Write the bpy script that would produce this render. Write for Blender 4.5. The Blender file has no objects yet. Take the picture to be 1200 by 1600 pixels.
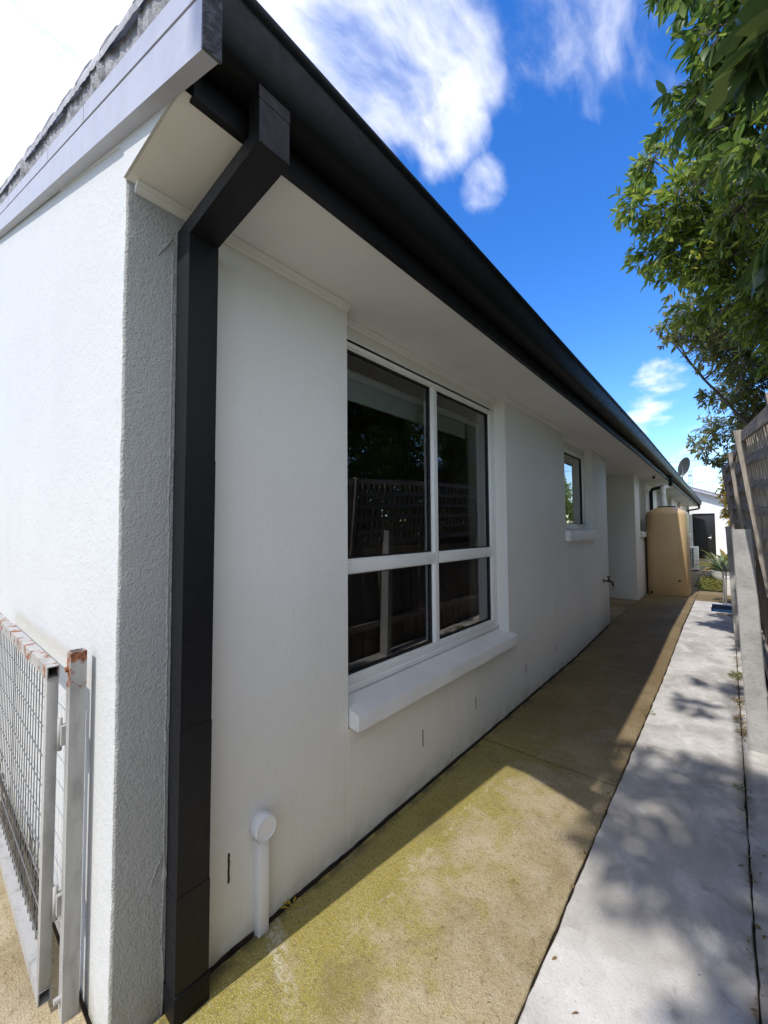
import bpy, bmesh, math, random
from mathutils import Vector, Matrix, noise
random.seed(7)
R = math.radians
C = bpy.context.scene.collection
S = bpy.context.scene

# ------------------------------------------------------------------ camera
cam_d = bpy.data.cameras.new('camera'); cam = bpy.data.objects.new('camera', cam_d); C.objects.link(cam)
yaw, pitch, roll = R(40.45), R(2.4), R(-0.4)
fw = Vector((-math.sin(yaw)*math.cos(pitch), math.cos(yaw)*math.cos(pitch), math.sin(pitch)))
rt = Vector((math.cos(yaw), math.sin(yaw), 0)); up = rt.cross(fw)
r2 = rt*math.cos(roll)+up*math.sin(roll); u2 = up*math.cos(roll)-rt*math.sin(roll)
m = Matrix((r2, u2, -fw)).transposed().to_4x4(); m.translation = Vector((1.395, 0, 1.5))
cam.matrix_world = m
cam_d.sensor_fit = 'HORIZONTAL'; cam_d.sensor_width = 36; cam_d.lens = 630/1200*36
cam_d.clip_start = 0.02; cam_d.clip_end = 3000
S.camera = cam
S.render.resolution_x = 768; S.render.resolution_y = 1024
S.view_settings.view_transform = 'Standard'; S.view_settings.look = 'None'
S.view_settings.gamma = 1; S.view_settings.exposure = 0.34

# ------------------------------------------------------------------ sun and sky
SUN = Vector((0.075, 0.80, -1.0))           # direction the light travels
SUN_EL = math.atan2(1, math.hypot(SUN.x, SUN.y))
sd = bpy.data.lights.new('sun', 'SUN'); sd.energy = 3.3; sd.angle = R(0.55); sd.color = (1, .955, .89)
so = bpy.data.objects.new('sun', sd); C.objects.link(so)
so.rotation_euler = SUN.to_track_quat('-Z', 'Y').to_euler(); so.location = (-2, -20, 25)

W = bpy.data.worlds.new('World'); S.world = W; W.use_nodes = True
nt = W.node_tree; nt.nodes.clear(); N = nt.nodes; K = nt.links
def node(tree, t, **kw):
    n = tree.nodes.new(t)
    for k, v in kw.items(): setattr(n, k, v)
    return n
wo = node(nt, 'ShaderNodeOutputWorld'); bg = node(nt, 'ShaderNodeBackground'); bg.inputs['Strength'].default_value = 0.15
sky = node(nt, 'ShaderNodeTexSky', sky_type='NISHITA'); sky.sun_disc = False
sky.sun_elevation = SUN_EL
sky.sun_rotation = math.atan2(-SUN.x, -SUN.y)      # clockwise from +Y
sky.air_density = 1.0; sky.dust_density = 0.35; sky.ozone_density = 3.0
hs = node(nt, 'ShaderNodeHueSaturation'); hs.inputs['Saturation'].default_value = 1.34; hs.inputs['Value'].default_value = 1.62; hs.inputs['Hue'].default_value = .512
K.new(sky.outputs[0], hs.inputs['Color'])
tc = node(nt, 'ShaderNodeTexCoord')
def vmath(op, a, b=None, tree=nt):
    n = node(tree, 'ShaderNodeVectorMath', operation=op)
    for i, x in enumerate((a, b)):
        if x is None: continue
        if isinstance(x, (tuple, Vector)): n.inputs[i].default_value = x
        else: tree.links.new(x, n.inputs[i])
    return n
def fmath(op, a, b=None, c=None, tree=nt, clamp=False):
    n = node(tree, 'ShaderNodeMath', operation=op); n.use_clamp = clamp
    for i, x in enumerate((a, b, c)):
        if x is None: continue
        if isinstance(x, (int, float)): n.inputs[i].default_value = x
        else: tree.links.new(x, n.inputs[i])
    return n.outputs[0]
def smooth(x, lo, hi, tree=nt, a=0., b=1.):
    n = node(tree, 'ShaderNodeMapRange', interpolation_type='SMOOTHSTEP')
    tree.links.new(x, n.inputs[0]); n.inputs[1].default_value = lo; n.inputs[2].default_value = hi
    n.inputs[3].default_value = a; n.inputs[4].default_value = b
    return n.outputs[0]
# direction flattened onto a cloud deck so that streaks converge like real ones
sep = node(nt, 'ShaderNodeSeparateXYZ'); K.new(tc.outputs['Generated'], sep.inputs[0])
den = fmath('ADD', fmath('MAXIMUM', sep.outputs[2], 0.0), 0.12)
comb = node(nt, 'ShaderNodeCombineXYZ')
K.new(fmath('DIVIDE', sep.outputs[0], den), comb.inputs[0]); K.new(fmath('DIVIDE', sep.outputs[1], den), comb.inputs[1])
warp = node(nt, 'ShaderNodeTexNoise'); warp.inputs['Scale'].default_value = 2.2; warp.inputs['Detail'].default_value = 4
K.new(comb.outputs[0], warp.inputs['Vector'])
wv = vmath('SCALE', vmath('SUBTRACT', warp.outputs['Color'], (.5, .5, .5)).outputs[0]); wv.inputs[3].default_value = .20
pos = vmath('ADD', comb.outputs[0], wv.outputs[0]).outputs[0]
mp = node(nt, 'ShaderNodeMapping'); mp.inputs['Rotation'].default_value = (0, 0, R(-32)); mp.inputs['Scale'].default_value = (2.1, .72, 1)
K.new(pos, mp.inputs[0])
nz = node(nt, 'ShaderNodeTexNoise'); nz.inputs['Scale'].default_value = 2.6; nz.inputs['Detail'].default_value = 9; nz.inputs['Roughness'].default_value = .56
K.new(mp.outputs[0], nz.inputs['Vector'])
nb = node(nt, 'ShaderNodeTexNoise'); nb.inputs['Scale'].default_value = 5.; nb.inputs['Detail'].default_value = 6
K.new(pos, nb.inputs['Vector'])
CL = [  # direction, inner, outer angle (deg), amount
 ((-.785, .134, .605), 9, 24, 1.0), ((-.85, -.05, .52), 12, 26, 1.0), ((-.64, .23, .73), 5, 13, .8),
 ((-.44, .42, .795), 7, 17, .80), ((-.38, .53, .76), 4, 12, .74), ((-.43, .57, .70), 2, 8, .5),
 ((-.33, .69, .645), .2, 4.0, .56), ((-.10, .63, .775), 5, 15, .52), ((-.094, .951, .297), .6, 4.0, .62), ((-.116, .965, .230), .6, 3.6, .66),
 ((-.02, .99, .10), 2, 9, .45), ((.75, .25, .6), 22, 38, 1.), ((.35, -.55, .75), 28, 44, 1.), ((.9, -.3, .3), 20, 36, .9), ((-.3, -.9, .3), 18, 34, .8), ((-.9, .4, .2), 6, 16, .5), ((.9, .5, .2), 8, 20, .8)]  # wide clouds behind and to the right are unseen, added to whiten the fill
acc = None
nd = vmath('NORMALIZE', vmath('ADD', vmath('NORMALIZE', tc.outputs['Generated']).outputs[0], vmath('MULTIPLY', wv.outputs[0], (.34, .34, .34)).outputs[0]).outputs[0]).outputs[0]
for d, a0, a1, amt in CL:
    dt = vmath('DOT_PRODUCT', nd, tuple(Vector(d).normalized())).outputs['Value']
    mk = smooth(dt, math.cos(R(a1)), math.cos(R(a0)), a=0, b=amt)
    acc = mk if acc is None else fmath('MAXIMUM', acc, mk)
dens = fmath('ADD', fmath('MULTIPLY', nz.outputs[0], .62), fmath('MULTIPLY', nb.outputs[0], .38))
dens = fmath('ADD', fmath('MULTIPLY', fmath('SUBTRACT', dens, .5), 1.3), fmath('ADD', fmath('MULTIPLY', acc, .46), .5))
cm = smooth(dens, .67, 1.04)
cm = fmath('MULTIPLY', cm, smooth(acc, .02, .3))
mx = node(nt, 'ShaderNodeMix', data_type='RGBA'); K.new(cm, mx.inputs[0]); K.new(hs.outputs[0], mx.inputs[6]); mx.inputs[7].default_value = (7.4, 7.5, 7.9, 1)
K.new(mx.outputs[2], bg.inputs[0]); K.new(bg.outputs[0], wo.inputs[0])

# ------------------------------------------------------------------ materials
MATS = {}
def mat(name, col, rough=.6, metal=0, spec=.5):
    mt = bpy.data.materials.new(name); mt.use_nodes = True
    b = mt.node_tree.nodes['Principled BSDF']
    b.inputs['Base Color'].default_value = (*col, 1); b.inputs['Roughness'].default_value = rough
    b.inputs['Metallic'].default_value = metal; b.inputs['Specular IOR Level'].default_value = spec
    MATS[name] = mt; return mt
class G:   # small node-graph helper on world position
    def __init__(s, mt):
        s.m = mt; s.t = mt.node_tree; s.b = s.t.nodes['Principled BSDF']
        s.pos = node(s.t, 'ShaderNodeNewGeometry').outputs['Position']
        sp = node(s.t, 'ShaderNodeSeparateXYZ'); s.t.links.new(s.pos, sp.inputs[0]); s.x, s.y, s.z = sp.outputs[:3]
    def noise(s, scale, detail=4, rough=.55, vec=None, stretch=None, dist=0):
        n = node(s.t, 'ShaderNodeTexNoise'); n.inputs['Scale'].default_value = scale; n.inputs['Detail'].default_value = detail
        n.inputs['Roughness'].default_value = rough; n.inputs['Distortion'].default_value = dist
        v = vec or s.pos
        if stretch: v = vmath('MULTIPLY', v, stretch, s.t).outputs[0]
        s.t.links.new(v, n.inputs['Vector']); return n.outputs[0]
    def vor(s, scale, feature='F1'):
        n = node(s.t, 'ShaderNodeTexVoronoi', feature=feature); n.inputs['Scale'].default_value = scale
        s.t.links.new(s.pos, n.inputs['Vector']); return n
    def f(s, op, a, b=None, c=None, clamp=False): return fmath(op, a, b, c, s.t, clamp)
    def sm(s, x, lo, hi, a=0., b=1.): return smooth(x, lo, hi, s.t, a, b)
    def mix(s, fac, a, b, blend='MIX'):
        n = node(s.t, 'ShaderNodeMix', data_type='RGBA', blend_type=blend)
        for i, x in ((0, fac), (6, a), (7, b)):
            if isinstance(x, (int, float)): n.inputs[i].default_value = x
            elif isinstance(x, tuple): n.inputs[i].default_value = (*x, 1)
            else: s.t.links.new(x, n.inputs[i])
        return n.outputs[2]
    def col(s, c): s.t.links.new(c, s.b.inputs['Base Color'])
    def rough(s, c): s.t.links.new(c, s.b.inputs['Roughness'])
    def bump(s, h, dist=.002, strength=1.):
        n = node(s.t, 'ShaderNodeBump'); n.inputs['Distance'].default_value = dist; n.inputs['Strength'].default_value = strength
        s.t.links.new(h, n.inputs['Height']); s.t.links.new(n.outputs[0], s.b.inputs['Normal'])

def wall_mat(name, base, fine, coarse=False):
    mt = mat(name, base, .62, spec=.35); g = G(mt)
    lo = g.noise(.9, 3); st = g.noise(2.2, 4, stretch=(1, 1, .25))
    dk = tuple(c*.90 for c in base); 
    c = g.mix(g.sm(lo, .35, .7), base, tuple(c*.955 for c in base))
    c = g.mix(g.f('MULTIPLY', g.sm(st, .5, .75), .5), c, dk)
    dr_ = g.f('MULTIPLY', g.sm(g.noise(30, 4, stretch=(1, 1, .05)), .56, .74), g.sm(g.z, .60, .35)); c = g.mix(g.f('MULTIPLY', dr_, .22), c, (base[0]*.7, base[1]*.66, base[2]*.55))
    sp_ = g.f('MULTIPLY', g.sm(g.noise(120, 3, .7), .66, .76), g.sm(g.z, .45, .0)); c = g.mix(g.f('MULTIPLY', sp_, .5), c, (.35, .28, .17))
    # grime close to the ground
    gr = g.f('MULTIPLY', g.sm(g.z, .16, -.02), g.sm(g.noise(9, 5), .38, .62))
    c = g.mix(g.f('MULTIPLY', gr, .55), c, (base[0]*.62, base[1]*.56, base[2]*.42))
    g.col(c)
    h1 = g.noise(fine, 3, .6); h2 = g.noise(fine*.28, 3); h3 = g.noise(6, 2)
    if coarse:
        v = g.noise(120, 2, .5)
        h = g.f('ADD', g.f('MULTIPLY', h1, 1.0), g.f('ADD', g.f('MULTIPLY', v, .9), g.f('MULTIPLY', h2, 1.0)))
        g.bump(h, .0060, 1.)
    else:
        g.bump(g.f('ADD', g.f('MULTIPLY', h1, .6), g.f('ADD', g.f('MULTIPLY', h2, .9), g.f('MULTIPLY', h3, 1.4))), .0030, 1.)
    return mt
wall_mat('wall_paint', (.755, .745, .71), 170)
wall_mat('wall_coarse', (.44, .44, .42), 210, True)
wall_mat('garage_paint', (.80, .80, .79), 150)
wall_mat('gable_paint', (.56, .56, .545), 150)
def plain(name, base, rough=.5, metal=0, spec=.5, var=.1, bump=0., scale=30, vs=4):
    mt = mat(name, base, rough, metal, spec); g = G(mt)
    c = g.mix(g.sm(g.noise(vs, 5), .35, .7), base, tuple(x*(1-var) for x in base)); g.col(c)
    g.rough(g.sm(g.noise(scale, 3), .3, .7, rough*.88, min(1, rough*1.12)))
    if bump: g.bump(g.noise(scale*3, 3), bump)
    return mt
plain('soffit_paint', (.79, .78, .755), .55, var=.05, bump=.0006)
plain('trim_white', (.82, .82, .80), .32, var=.05, bump=.0004)
plain('sill_paint', (.78, .775, .765), .5, var=.08, bump=.0015, scale=60)
plain('charcoal', (.0075, .0078, .010), .5, var=.12, spec=.3)
plain('charcoal_soft', (.0035, .004, .006), .5, var=.15, spec=.22)
plain('barge_paint', (.40, .40, .45), .45, var=.08, bump=.0008, vs=8)
plain('rubber_black', (.012, .012, .012), .7)
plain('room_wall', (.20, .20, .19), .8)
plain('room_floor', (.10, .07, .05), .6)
plain('blind_fabric', (.80, .80, .78), .8, var=.03)
plain('pvc_white', (.78, .78, .80), .35, var=.05)
plain('door_black', (.012, .012, .014), .4)
plain('chrome', (.7, .7, .7), .2, 1)
plain('dish_grey', (.20, .21, .22), .55, .2)
plain('steel_pole', (.42, .43, .44), .45, .6)
plain('mesh_wire', (.16, .16, .155), .5, .3)
plain('dish_dark', (.10, .105, .11), .55)
plain('dead_stem', (.05, .042, .03), .9)
plain('ac_white', (.74, .74, .72), .4)
plain('pot_white', (.80, .79, .76), .55, var=.12, bump=.001)
plain('blue_plastic', (.015, .05, .13), .35)
plain('brass_dark', (.03, .028, .025), .4, .7)
plain('wire_dark', (.05, .05, .05), .5, .6)
plain('bark', (.16, .13, .10), .9, var=.4, bump=.006, scale=30, vs=14)
plain('bark_light', (.30, .27, .22), .85, var=.3, bump=.002, scale=60, vs=20)
# rough end grain of the barge
mt = mat('end_timber', (.035, .036, .045), .75); g = G(mt); g.col(g.mix(g.sm(g.noise(60, 4), .4, .7), (.03, .032, .042), (.08, .085, .1))); g.bump(g.noise(70, 4, stretch=(1, 1, 3)), .008)
# roof tiles
mt = mat('tile', (.24, .235, .26), .8); g = G(mt)
c = g.mix(g.sm(g.noise(5, 5), .35, .7), (.44, .43, .46), (.33, .325, .35)); c = g.mix(g.sm(g.noise(45, 4), .55, .8), c, (.50, .49, .50)); g.col(c); g.bump(g.noise(60, 5), .003)
mt = mat('mortar', (.26, .255, .27), .9); g = G(mt)
c = g.mix(g.sm(g.noise(18, 5), .4, .65), (.40, .39, .41), (.22, .215, .23)); g.col(c); g.bump(g.noise(45, 6, .65), .012)
# tan tank plastic
mt = mat('tank_plastic', (.52, .36, .20), .42); g = G(mt)
c = g.mix(g.sm(g.noise(1.4, 3), .3, .7), (.60, .435, .245), (.55, .385, .205))
c = g.mix(g.f('MULTIPLY', g.sm(g.noise(5, 5, stretch=(1, 1, .12)), .52, .8), .3), c, (.44, .32, .20)); g.col(c); g.bump(g.noise(90, 3), .0008)
# galvanised / painted gate steel with rust
mt = mat('gate_steel', (.6, .6, .58), .5); g = G(mt)
r = g.f('ADD', g.noise(16, 6, .65), g.f('MULTIPLY', g.sm(g.z, .88, 1.06), .22)); r = g.f('ADD', r, g.f('MULTIPLY', g.sm(g.z, .18, .0), .08))
c = g.mix(g.sm(g.noise(22, 5, stretch=(1, 1, .3)), .45, .75), (.37, .36, .34), (.25, .245, .23))
k = g.sm(r, .72, .82); c = g.mix(k, c, (.30, .11, .045)); c = g.mix(g.f('MULTIPLY', k, g.sm(g.noise(60, 3), .45, .6)), c, (.12, .045, .025)); g.col(c)
g.rough(g.f('ADD', .45, g.f('MULTIPLY', k, .4))); g.bump(g.f('ADD', r, g.noise(80, 3)), .0012)
# concrete post
mt = mat('post_concrete', (.36, .355, .34), .85); g = G(mt)
c = g.mix(g.sm(g.noise(7, 6), .35, .7), (.44, .43, .41), (.31, .305, .29)); c = g.mix(g.f('MULTIPLY', g.sm(g.noise(70, 3), .58, .75), .6), c, (.2, .2, .19)); g.col(c); g.bump(g.noise(60, 5), .003)
# weathered timber
def timber(name, a, b, stretch):
    mt = mat(name, a, .85); g = G(mt)
    gr = g.noise(26, 6, .65, stretch=stretch, dist=.6)
    c = g.mix(g.sm(gr, .35, .65), a, b); c = g.mix(g.f('MULTIPLY', g.sm(g.noise(7, 4), .5, .72), .5), c, tuple(x*.45 for x in a)); g.col(c); g.bump(gr, .006)
timber('timber_post', (.41, .36, .295), (.22, .19, .155), (2.2, 2.2, .16))
timber('timber_rail', (.39, .345, .29), (.21, .185, .155), (2.2, .16, 2.2))
timber('timber_paling', (.24, .20, .165), (.12, .10, .08), (2.2, 2.2, .13))
# glass
mt = bpy.data.materials.new('window_glass'); mt.use_nodes = True; t = mt.node_tree; t.nodes.clear()
o = node(t, 'ShaderNodeOutputMaterial'); mxs = node(t, 'ShaderNodeMixShader'); tr = node(t, 'ShaderNodeBsdfTransparent'); gl = node(t, 'ShaderNodeBsdfGlossy')
tr.inputs[0].default_value = (.62, .66, .65, 1); gl.inputs['Roughness'].default_value = .004; gl.inputs['Color'].default_value = (1, 1, 1, 1)
fr = node(t, 'ShaderNodeFresnel'); fr.inputs[0].default_value = 1.5
fa = fmath('MULTIPLY', fr.outputs[0], 2.0, tree=t, clamp=True)
t.links.new(fa, mxs.inputs[0]); t.links.new(tr.outputs[0], mxs.inputs[1]); t.links.new(gl.outputs[0], mxs.inputs[2]); t.links.new(mxs.outputs[0], o.inputs[0]); MATS['window_glass'] = mt

# brown mossy exposed-aggregate concrete
mt = mat('path_brown', (.25, .19, .11), .85); g = G(mt)
lo = g.noise(1.6, 5); mid = g.noise(7, 6, .6); fine = g.noise(75, 5, .7); ag = g.vor(190)
c = g.mix(g.sm(lo, .35, .68), (.40, .32, .185), (.28, .215, .11))
c = g.mix(g.f('MULTIPLY', g.sm(mid, .4, .7), .55), c, (.47, .395, .285))
moss = g.f('ADD', g.sm(g.x, .80, .10), g.f('MULTIPLY', g.f('SUBTRACT', g.noise(4.2, 7, .68), .5), 3.4)); moss = g.f('MULTIPLY', g.sm(moss, .15, .95), g.sm(g.x, -.02, .0))
c = g.mix(g.f('MULTIPLY', moss, .86), c, (.265, .22, .03))
far = g.f('MULTIPLY', g.sm(g.y, 2.0, 3.6), g.sm(g.noise(1.1, 5), .1, .6)); c = g.mix(g.f('MULTIPLY', far, .82), c, (.115, .066, .016))  # darker brown further along: the house shade put into the path colour
c = g.mix(g.f('MULTIPLY', g.sm(ag.outputs[0], .42, .15), .55), c, (.60, .53, .38)); c = g.mix(g.f('MULTIPLY', g.sm(fine, .52, .70), .75), c, (.10, .075, .04))
c = g.mix(g.f('MULTIPLY', g.sm(g.noise(34, 5, .75), .54, .64), .45), c, (.16, .115, .055)); c = g.mix(g.f('MULTIPLY', g.sm(g.noise(3.3, 7, .7, dist=.8), .50, .64), .42), c, (.17, .125, .05))
# pale mineral run under the wall outlet and a worn line
wx = g.f('ADD', g.x, g.f('MULTIPLY', g.f('SUBTRACT', g.noise(10, 4), .5), .10))
run = g.f('MULTIPLY', g.sm(g.f('ABSOLUTE', g.f('SUBTRACT', g.f('ADD', g.y, g.f('MULTIPLY', wx, .42)), .945)), .05, .012), g.sm(g.x, .46, .02))
run = g.f('MULTIPLY', run, g.sm(g.noise(42, 5, .7), .40, .62)); c = g.mix(g.f('MULTIPLY', run, .6), c, (.62, .60, .55))
ln = g.f('MULTIPLY', g.sm(g.f('ABSOLUTE', g.f('SUBTRACT', wx, .285)), .020, .004), g.sm(g.noise(30, 5, .7), .46, .62)); ln = g.f('MULTIPLY', ln, g.f('MULTIPLY', g.sm(g.y, .9, 1.3), g.sm(g.y, 2.6, 2.2))); c = g.mix(g.f('MULTIPLY', ln, .35), c, (.60, .55, .44))
edge = g.f('MULTIPLY', g.sm(g.f('ABSOLUTE', g.f('SUBTRACT', g.x, .02)), .05, .0), g.sm(g.noise(11, 5), .4, .6)); c = g.mix(g.f('MULTIPLY', edge, .7), c, (.05, .04, .025))
g.col(c); g.bump(g.f('ADD', g.f('MULTIPLY', fine, 1.), g.f('ADD', g.f('MULTIPLY', ag.outputs[0], -.7), g.f('MULTIPLY', mid, .5))), .0022)
# pale concrete
mt = mat('path_pale', (.5, .49, .47), .8); g = G(mt)
a = g.noise(2.4, 7, .62, dist=.4); b_ = g.noise(9, 6, .65, stretch=(1, .6, 1)); fine = g.noise(110, 4, .7)
c = g.mix(g.sm(a, .36, .66), (.62, .60, .565), (.42, .40, .37)); c = g.mix(g.f('MULTIPLY', g.sm(b_, .48, .70), .55), c, (.76, .745, .715))
c = g.mix(g.f('MULTIPLY', g.sm(g.noise(4.5, 8, .72, dist=1.2), .54, .66), .6), c, (.33, .305, .275)); c = g.mix(g.f('MULTIPLY', g.sm(g.noise(13, 5), .6, .7), .3), c, (.34, .29, .29))
c = g.mix(g.f('MULTIPLY', g.sm(fine, .56, .72), .6), c, (.25, .235, .215)); pt = g.vor(9).outputs[0]; c = g.mix(g.sm(pt, .035, .02), c, (.05, .045, .04))
c = g.mix(g.f('MULTIPLY', g.sm(g.noise(22, 6, .75, stretch=(1, .35, 1)), .55, .68), .38), c, (.36, .34, .31)); c = g.mix(g.f('MULTIPLY', g.sm(g.f('SUBTRACT', g.noise(1.3, 4), g.f('MULTIPLY', g.sm(g.y, 1.2, 4.5), .1)), .46, .60), .5), c, (.36, .335, .30))
ed = g.f('MULTIPLY', g.sm(g.f('ABSOLUTE', g.f('SUBTRACT', g.x, 1.42)), .06, .0), g.sm(g.noise(8, 5), .4, .6)); c = g.mix(g.f('MULTIPLY', ed, .6), c, (.20, .16, .10))
g.col(c); g.bump(g.f('ADD', g.f('MULTIPLY', b_, 1.6), g.f('MULTIPLY', fine, .5)), .004)
mt = mat('soil', (.10, .075, .05), .95); g = G(mt); c = g.mix(g.sm(g.noise(12, 6), .4, .65), (.05, .037, .024), (.02, .015, .01)); g.col(c); g.bump(g.noise(60, 5), .01)
mt = mat('ground_sheet', (.12, .12, .07), .95); g = G(mt); c = g.mix(g.sm(g.noise(.4, 6), .4, .65), (.10, .12, .05), (.15, .12, .08)); g.col(c)

def leafmat(name, cols, rough=.4, trans=.45):
    mt = bpy.data.materials.new(name); mt.use_nodes = True; t = mt.node_tree; b = t.nodes['Principled BSDF']
    geo = node(t, 'ShaderNodeNewGeometry'); cr = node(t, 'ShaderNodeValToRGB'); cr.color_ramp.interpolation = 'LINEAR'
    el = cr.color_ramp.elements; el[0].position = 0; el[0].color = (*cols[0], 1); el[1].position = 1; el[1].color = (*cols[-1], 1)
    for i, c in enumerate(cols[1:-1]): e = el.new((i+1)/(len(cols)-1)); e.color = (*c, 1)
    t.links.new(geo.outputs['Random Per Island'], cr.inputs[0]); t.links.new(cr.outputs[0], b.inputs['Base Color']); b.inputs['Roughness'].default_value = rough
    b.inputs['Specular IOR Level'].default_value = .45
    tl = node(t, 'ShaderNodeBsdfTranslucent'); mx_ = node(t, 'ShaderNodeMixShader'); mx_.inputs[0].default_value = trans
    hsv = node(t, 'ShaderNodeHueSaturation'); hsv.inputs['Value'].default_value = 1.7; hsv.inputs['Hue'].default_value = .485; t.links.new(cr.outputs[0], hsv.inputs['Color']); t.links.new(hsv.outputs[0], tl.inputs[0])
    t.links.new(b.outputs[0], mx_.inputs[1]); t.links.new(tl.outputs[0], mx_.inputs[2]); t.links.new(mx_.outputs[0], t.nodes['Material Output'].inputs[0])
    MATS[name] = mt
leafmat('leaf_broad', [(.035, .07, .018), (.06, .12, .026), (.11, .19, .035), (.22, .28, .05)])
leafmat('leaf_near', [(.015, .03, .010), (.028, .055, .014), (.05, .085, .02), (.09, .12, .03)], .35, .3)
leafmat('leaf_mid', [(.06, .10, .02), (.11, .19, .03), (.18, .27, .04), (.32, .35, .06)])
leafmat('leaf_small', [(.09, .12, .04), (.16, .21, .06), (.25, .29, .08), (.26, .20, .08)], .35)
leafmat('leaf_yellow', [(.35, .27, .02), (.50, .38, .03), (.25, .24, .04)], .5)
leafmat('leaf_dry', [(.20, .11, .045), (.30, .20, .07), (.12, .08, .04), (.28, .27, .08)], .7, .1)
leafmat('leaf_weed', [(.10, .14, .03), (.20, .22, .05), (.28, .20, .06)], .6)
leafmat('leaf_strap', [(.10, .16, .07), (.22, .28, .14), (.34, .38, .24)], .4)

# ------------------------------------------------------------------ mesh helpers
class MB:
    def __init__(s): s.v = []; s.f = []; s.sm = []
    def add(s, vs, fs, smooth=False):
        n = len(s.v); s.v += [tuple(v) for v in vs]; s.f += [tuple(i+n for i in f) for f in fs]; s.sm += [smooth]*len(fs); return s
    def box(s, x0, x1, y0, y1, z0, z1, bev=0, seg=2, M=None):
        bm = bmesh.new(); bmesh.ops.create_cube(bm, size=1)
        for v in bm.verts: v.co = Vector(((x0+x1)/2+v.co.x*(x1-x0), (y0+y1)/2+v.co.y*(y1-y0), (z0+z1)/2+v.co.z*(z1-z0)))
        if bev: bmesh.ops.bevel(bm, geom=bm.edges[:]+bm.verts[:], offset=bev, segments=seg, profile=.5, affect='EDGES')
        if M: bm.transform(M)
        bm.verts.index_update(); s.add([v.co for v in bm.verts], [[v.index for v in f.verts] for f in bm.faces], bool(bev)); bm.free(); return s
    def prism(s, pts, axis, a0, a1, smooth=False):   # polygon extruded along axis; pts in the other two coordinates (x,z)/(y,z)/(x,y)
        def P(p, a): return (a, p[0], p[1]) if axis == 0 else ((p[0], a, p[1]) if axis == 1 else (p[0], p[1], a))
        n = len(pts); s.add([P(p, a0) for p in pts]+[P(p, a1) for p in pts], [list(range(n))[::-1], list(range(n, 2*n))]+[[i, (i+1) % n, n+(i+1) % n, n+i] for i in range(n)], smooth); return s
    def tube(s, pts, r, n=10, caps=True):
        pts = [Vector(p) for p in pts]; rs = r if isinstance(r, (list, tuple)) else [r]*len(pts); vs = []; fs = []; ref = None
        for i, p in enumerate(pts):
            d = (pts[min(i+1, len(pts)-1)]-pts[max(i-1, 0)]).normalized()
            if ref is None: ref = Vector((0, 0, 1)) if abs(d.z) < .9 else Vector((1, 0, 0))
            a = d.cross(ref).normalized(); b = a.cross(d).normalized(); ref = b if abs(d.dot(b)) < .9 else ref
            for k in range(n): t = 2*math.pi*k/n; vs.append(p+(a*math.cos(t)+b*math.sin(t))*rs[i])
        for i in range(len(pts)-1):
            for k in range(n): fs.append([i*n+k, i*n+(k+1) % n, (i+1)*n+(k+1) % n, (i+1)*n+k])
        if caps: fs += [list(range(n))[::-1], list(range((len(pts)-1)*n, len(pts)*n))]
        s.add(vs, fs, True); return s
    def lathe(s, prof, c, n=32, axis='z', capb=True, capt=True):
        vs = []; fs = []
        for r, h in prof:
            for k in range(n):
                t = 2*math.pi*k/n; a, b = r*math.cos(t), r*math.sin(t)
                vs.append((c[0]+a, c[1]+b, c[2]+h) if axis == 'z' else (c[0]+h, c[1]+a, c[2]+b))
        for i in range(len(prof)-1):
            for k in range(n): fs.append([i*n+k, i*n+(k+1) % n, (i+1)*n+(k+1) % n, (i+1)*n+k])
        if capb: fs.append(list(range(n))[::-1])
        if capt: fs.append(list(range((len(prof)-1)*n, len(prof)*n)))
        s.add(vs, fs, True); return s
ORG = {}
def root(o):
    while o.parent: o = o.parent
    return o
def build(name, mb, m, parent=None, org=None):
    me = bpy.data.meshes.new(name)
    of = Vector(ORG[root(parent).name]) if parent else Vector(org or (0, 0, 0))
    me.from_pydata([tuple(Vector(v)-of) for v in mb.v], [], mb.f); me.update()
    for i, p in enumerate(me.polygons): p.use_smooth = mb.sm[i]
    if any(mb.sm):
        bm = bmesh.new(); bm.from_mesh(me); bmesh.ops.recalc_face_normals(bm, faces=bm.faces[:]) if len(bm.faces) < 60000 else None
        for e in bm.edges:
            if len(e.link_faces) == 2 and e.calc_face_angle(0) > R(38): e.smooth = False
        bm.to_mesh(me); bm.free()
    me.materials.append(MATS[m]); o = bpy.data.objects.new(name, me); C.objects.link(o)
    if parent: o.parent = parent
    else: o.location = of; ORG[o.name] = tuple(of)
    return o
def empty(name, loc, label, cat, group=None):
    o = bpy.data.objects.new(name, None); C.objects.link(o); o.location = loc; o.empty_display_size = .1; ORG[o.name] = tuple(loc)
    o['label'] = label; o['category'] = cat
    if group: o['group'] = group
    return o
def tag(o, label, cat, group=None, kind=None):
    o['label'] = label; o['category'] = cat
    if group: o['group'] = group
    if kind: o['kind'] = kind
    return o
def struct(name, mb, m):
    o = build(name, mb, m); o['kind'] = 'structure'; return o
def gz(y): return 0 if y < 5 else min(.065, (y-5)*.0325)          # the paving rises slightly
def ez(y): return 0 if y < 7 else -(y-7)*.0125                    # the eaves drop a little towards the far end

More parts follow.
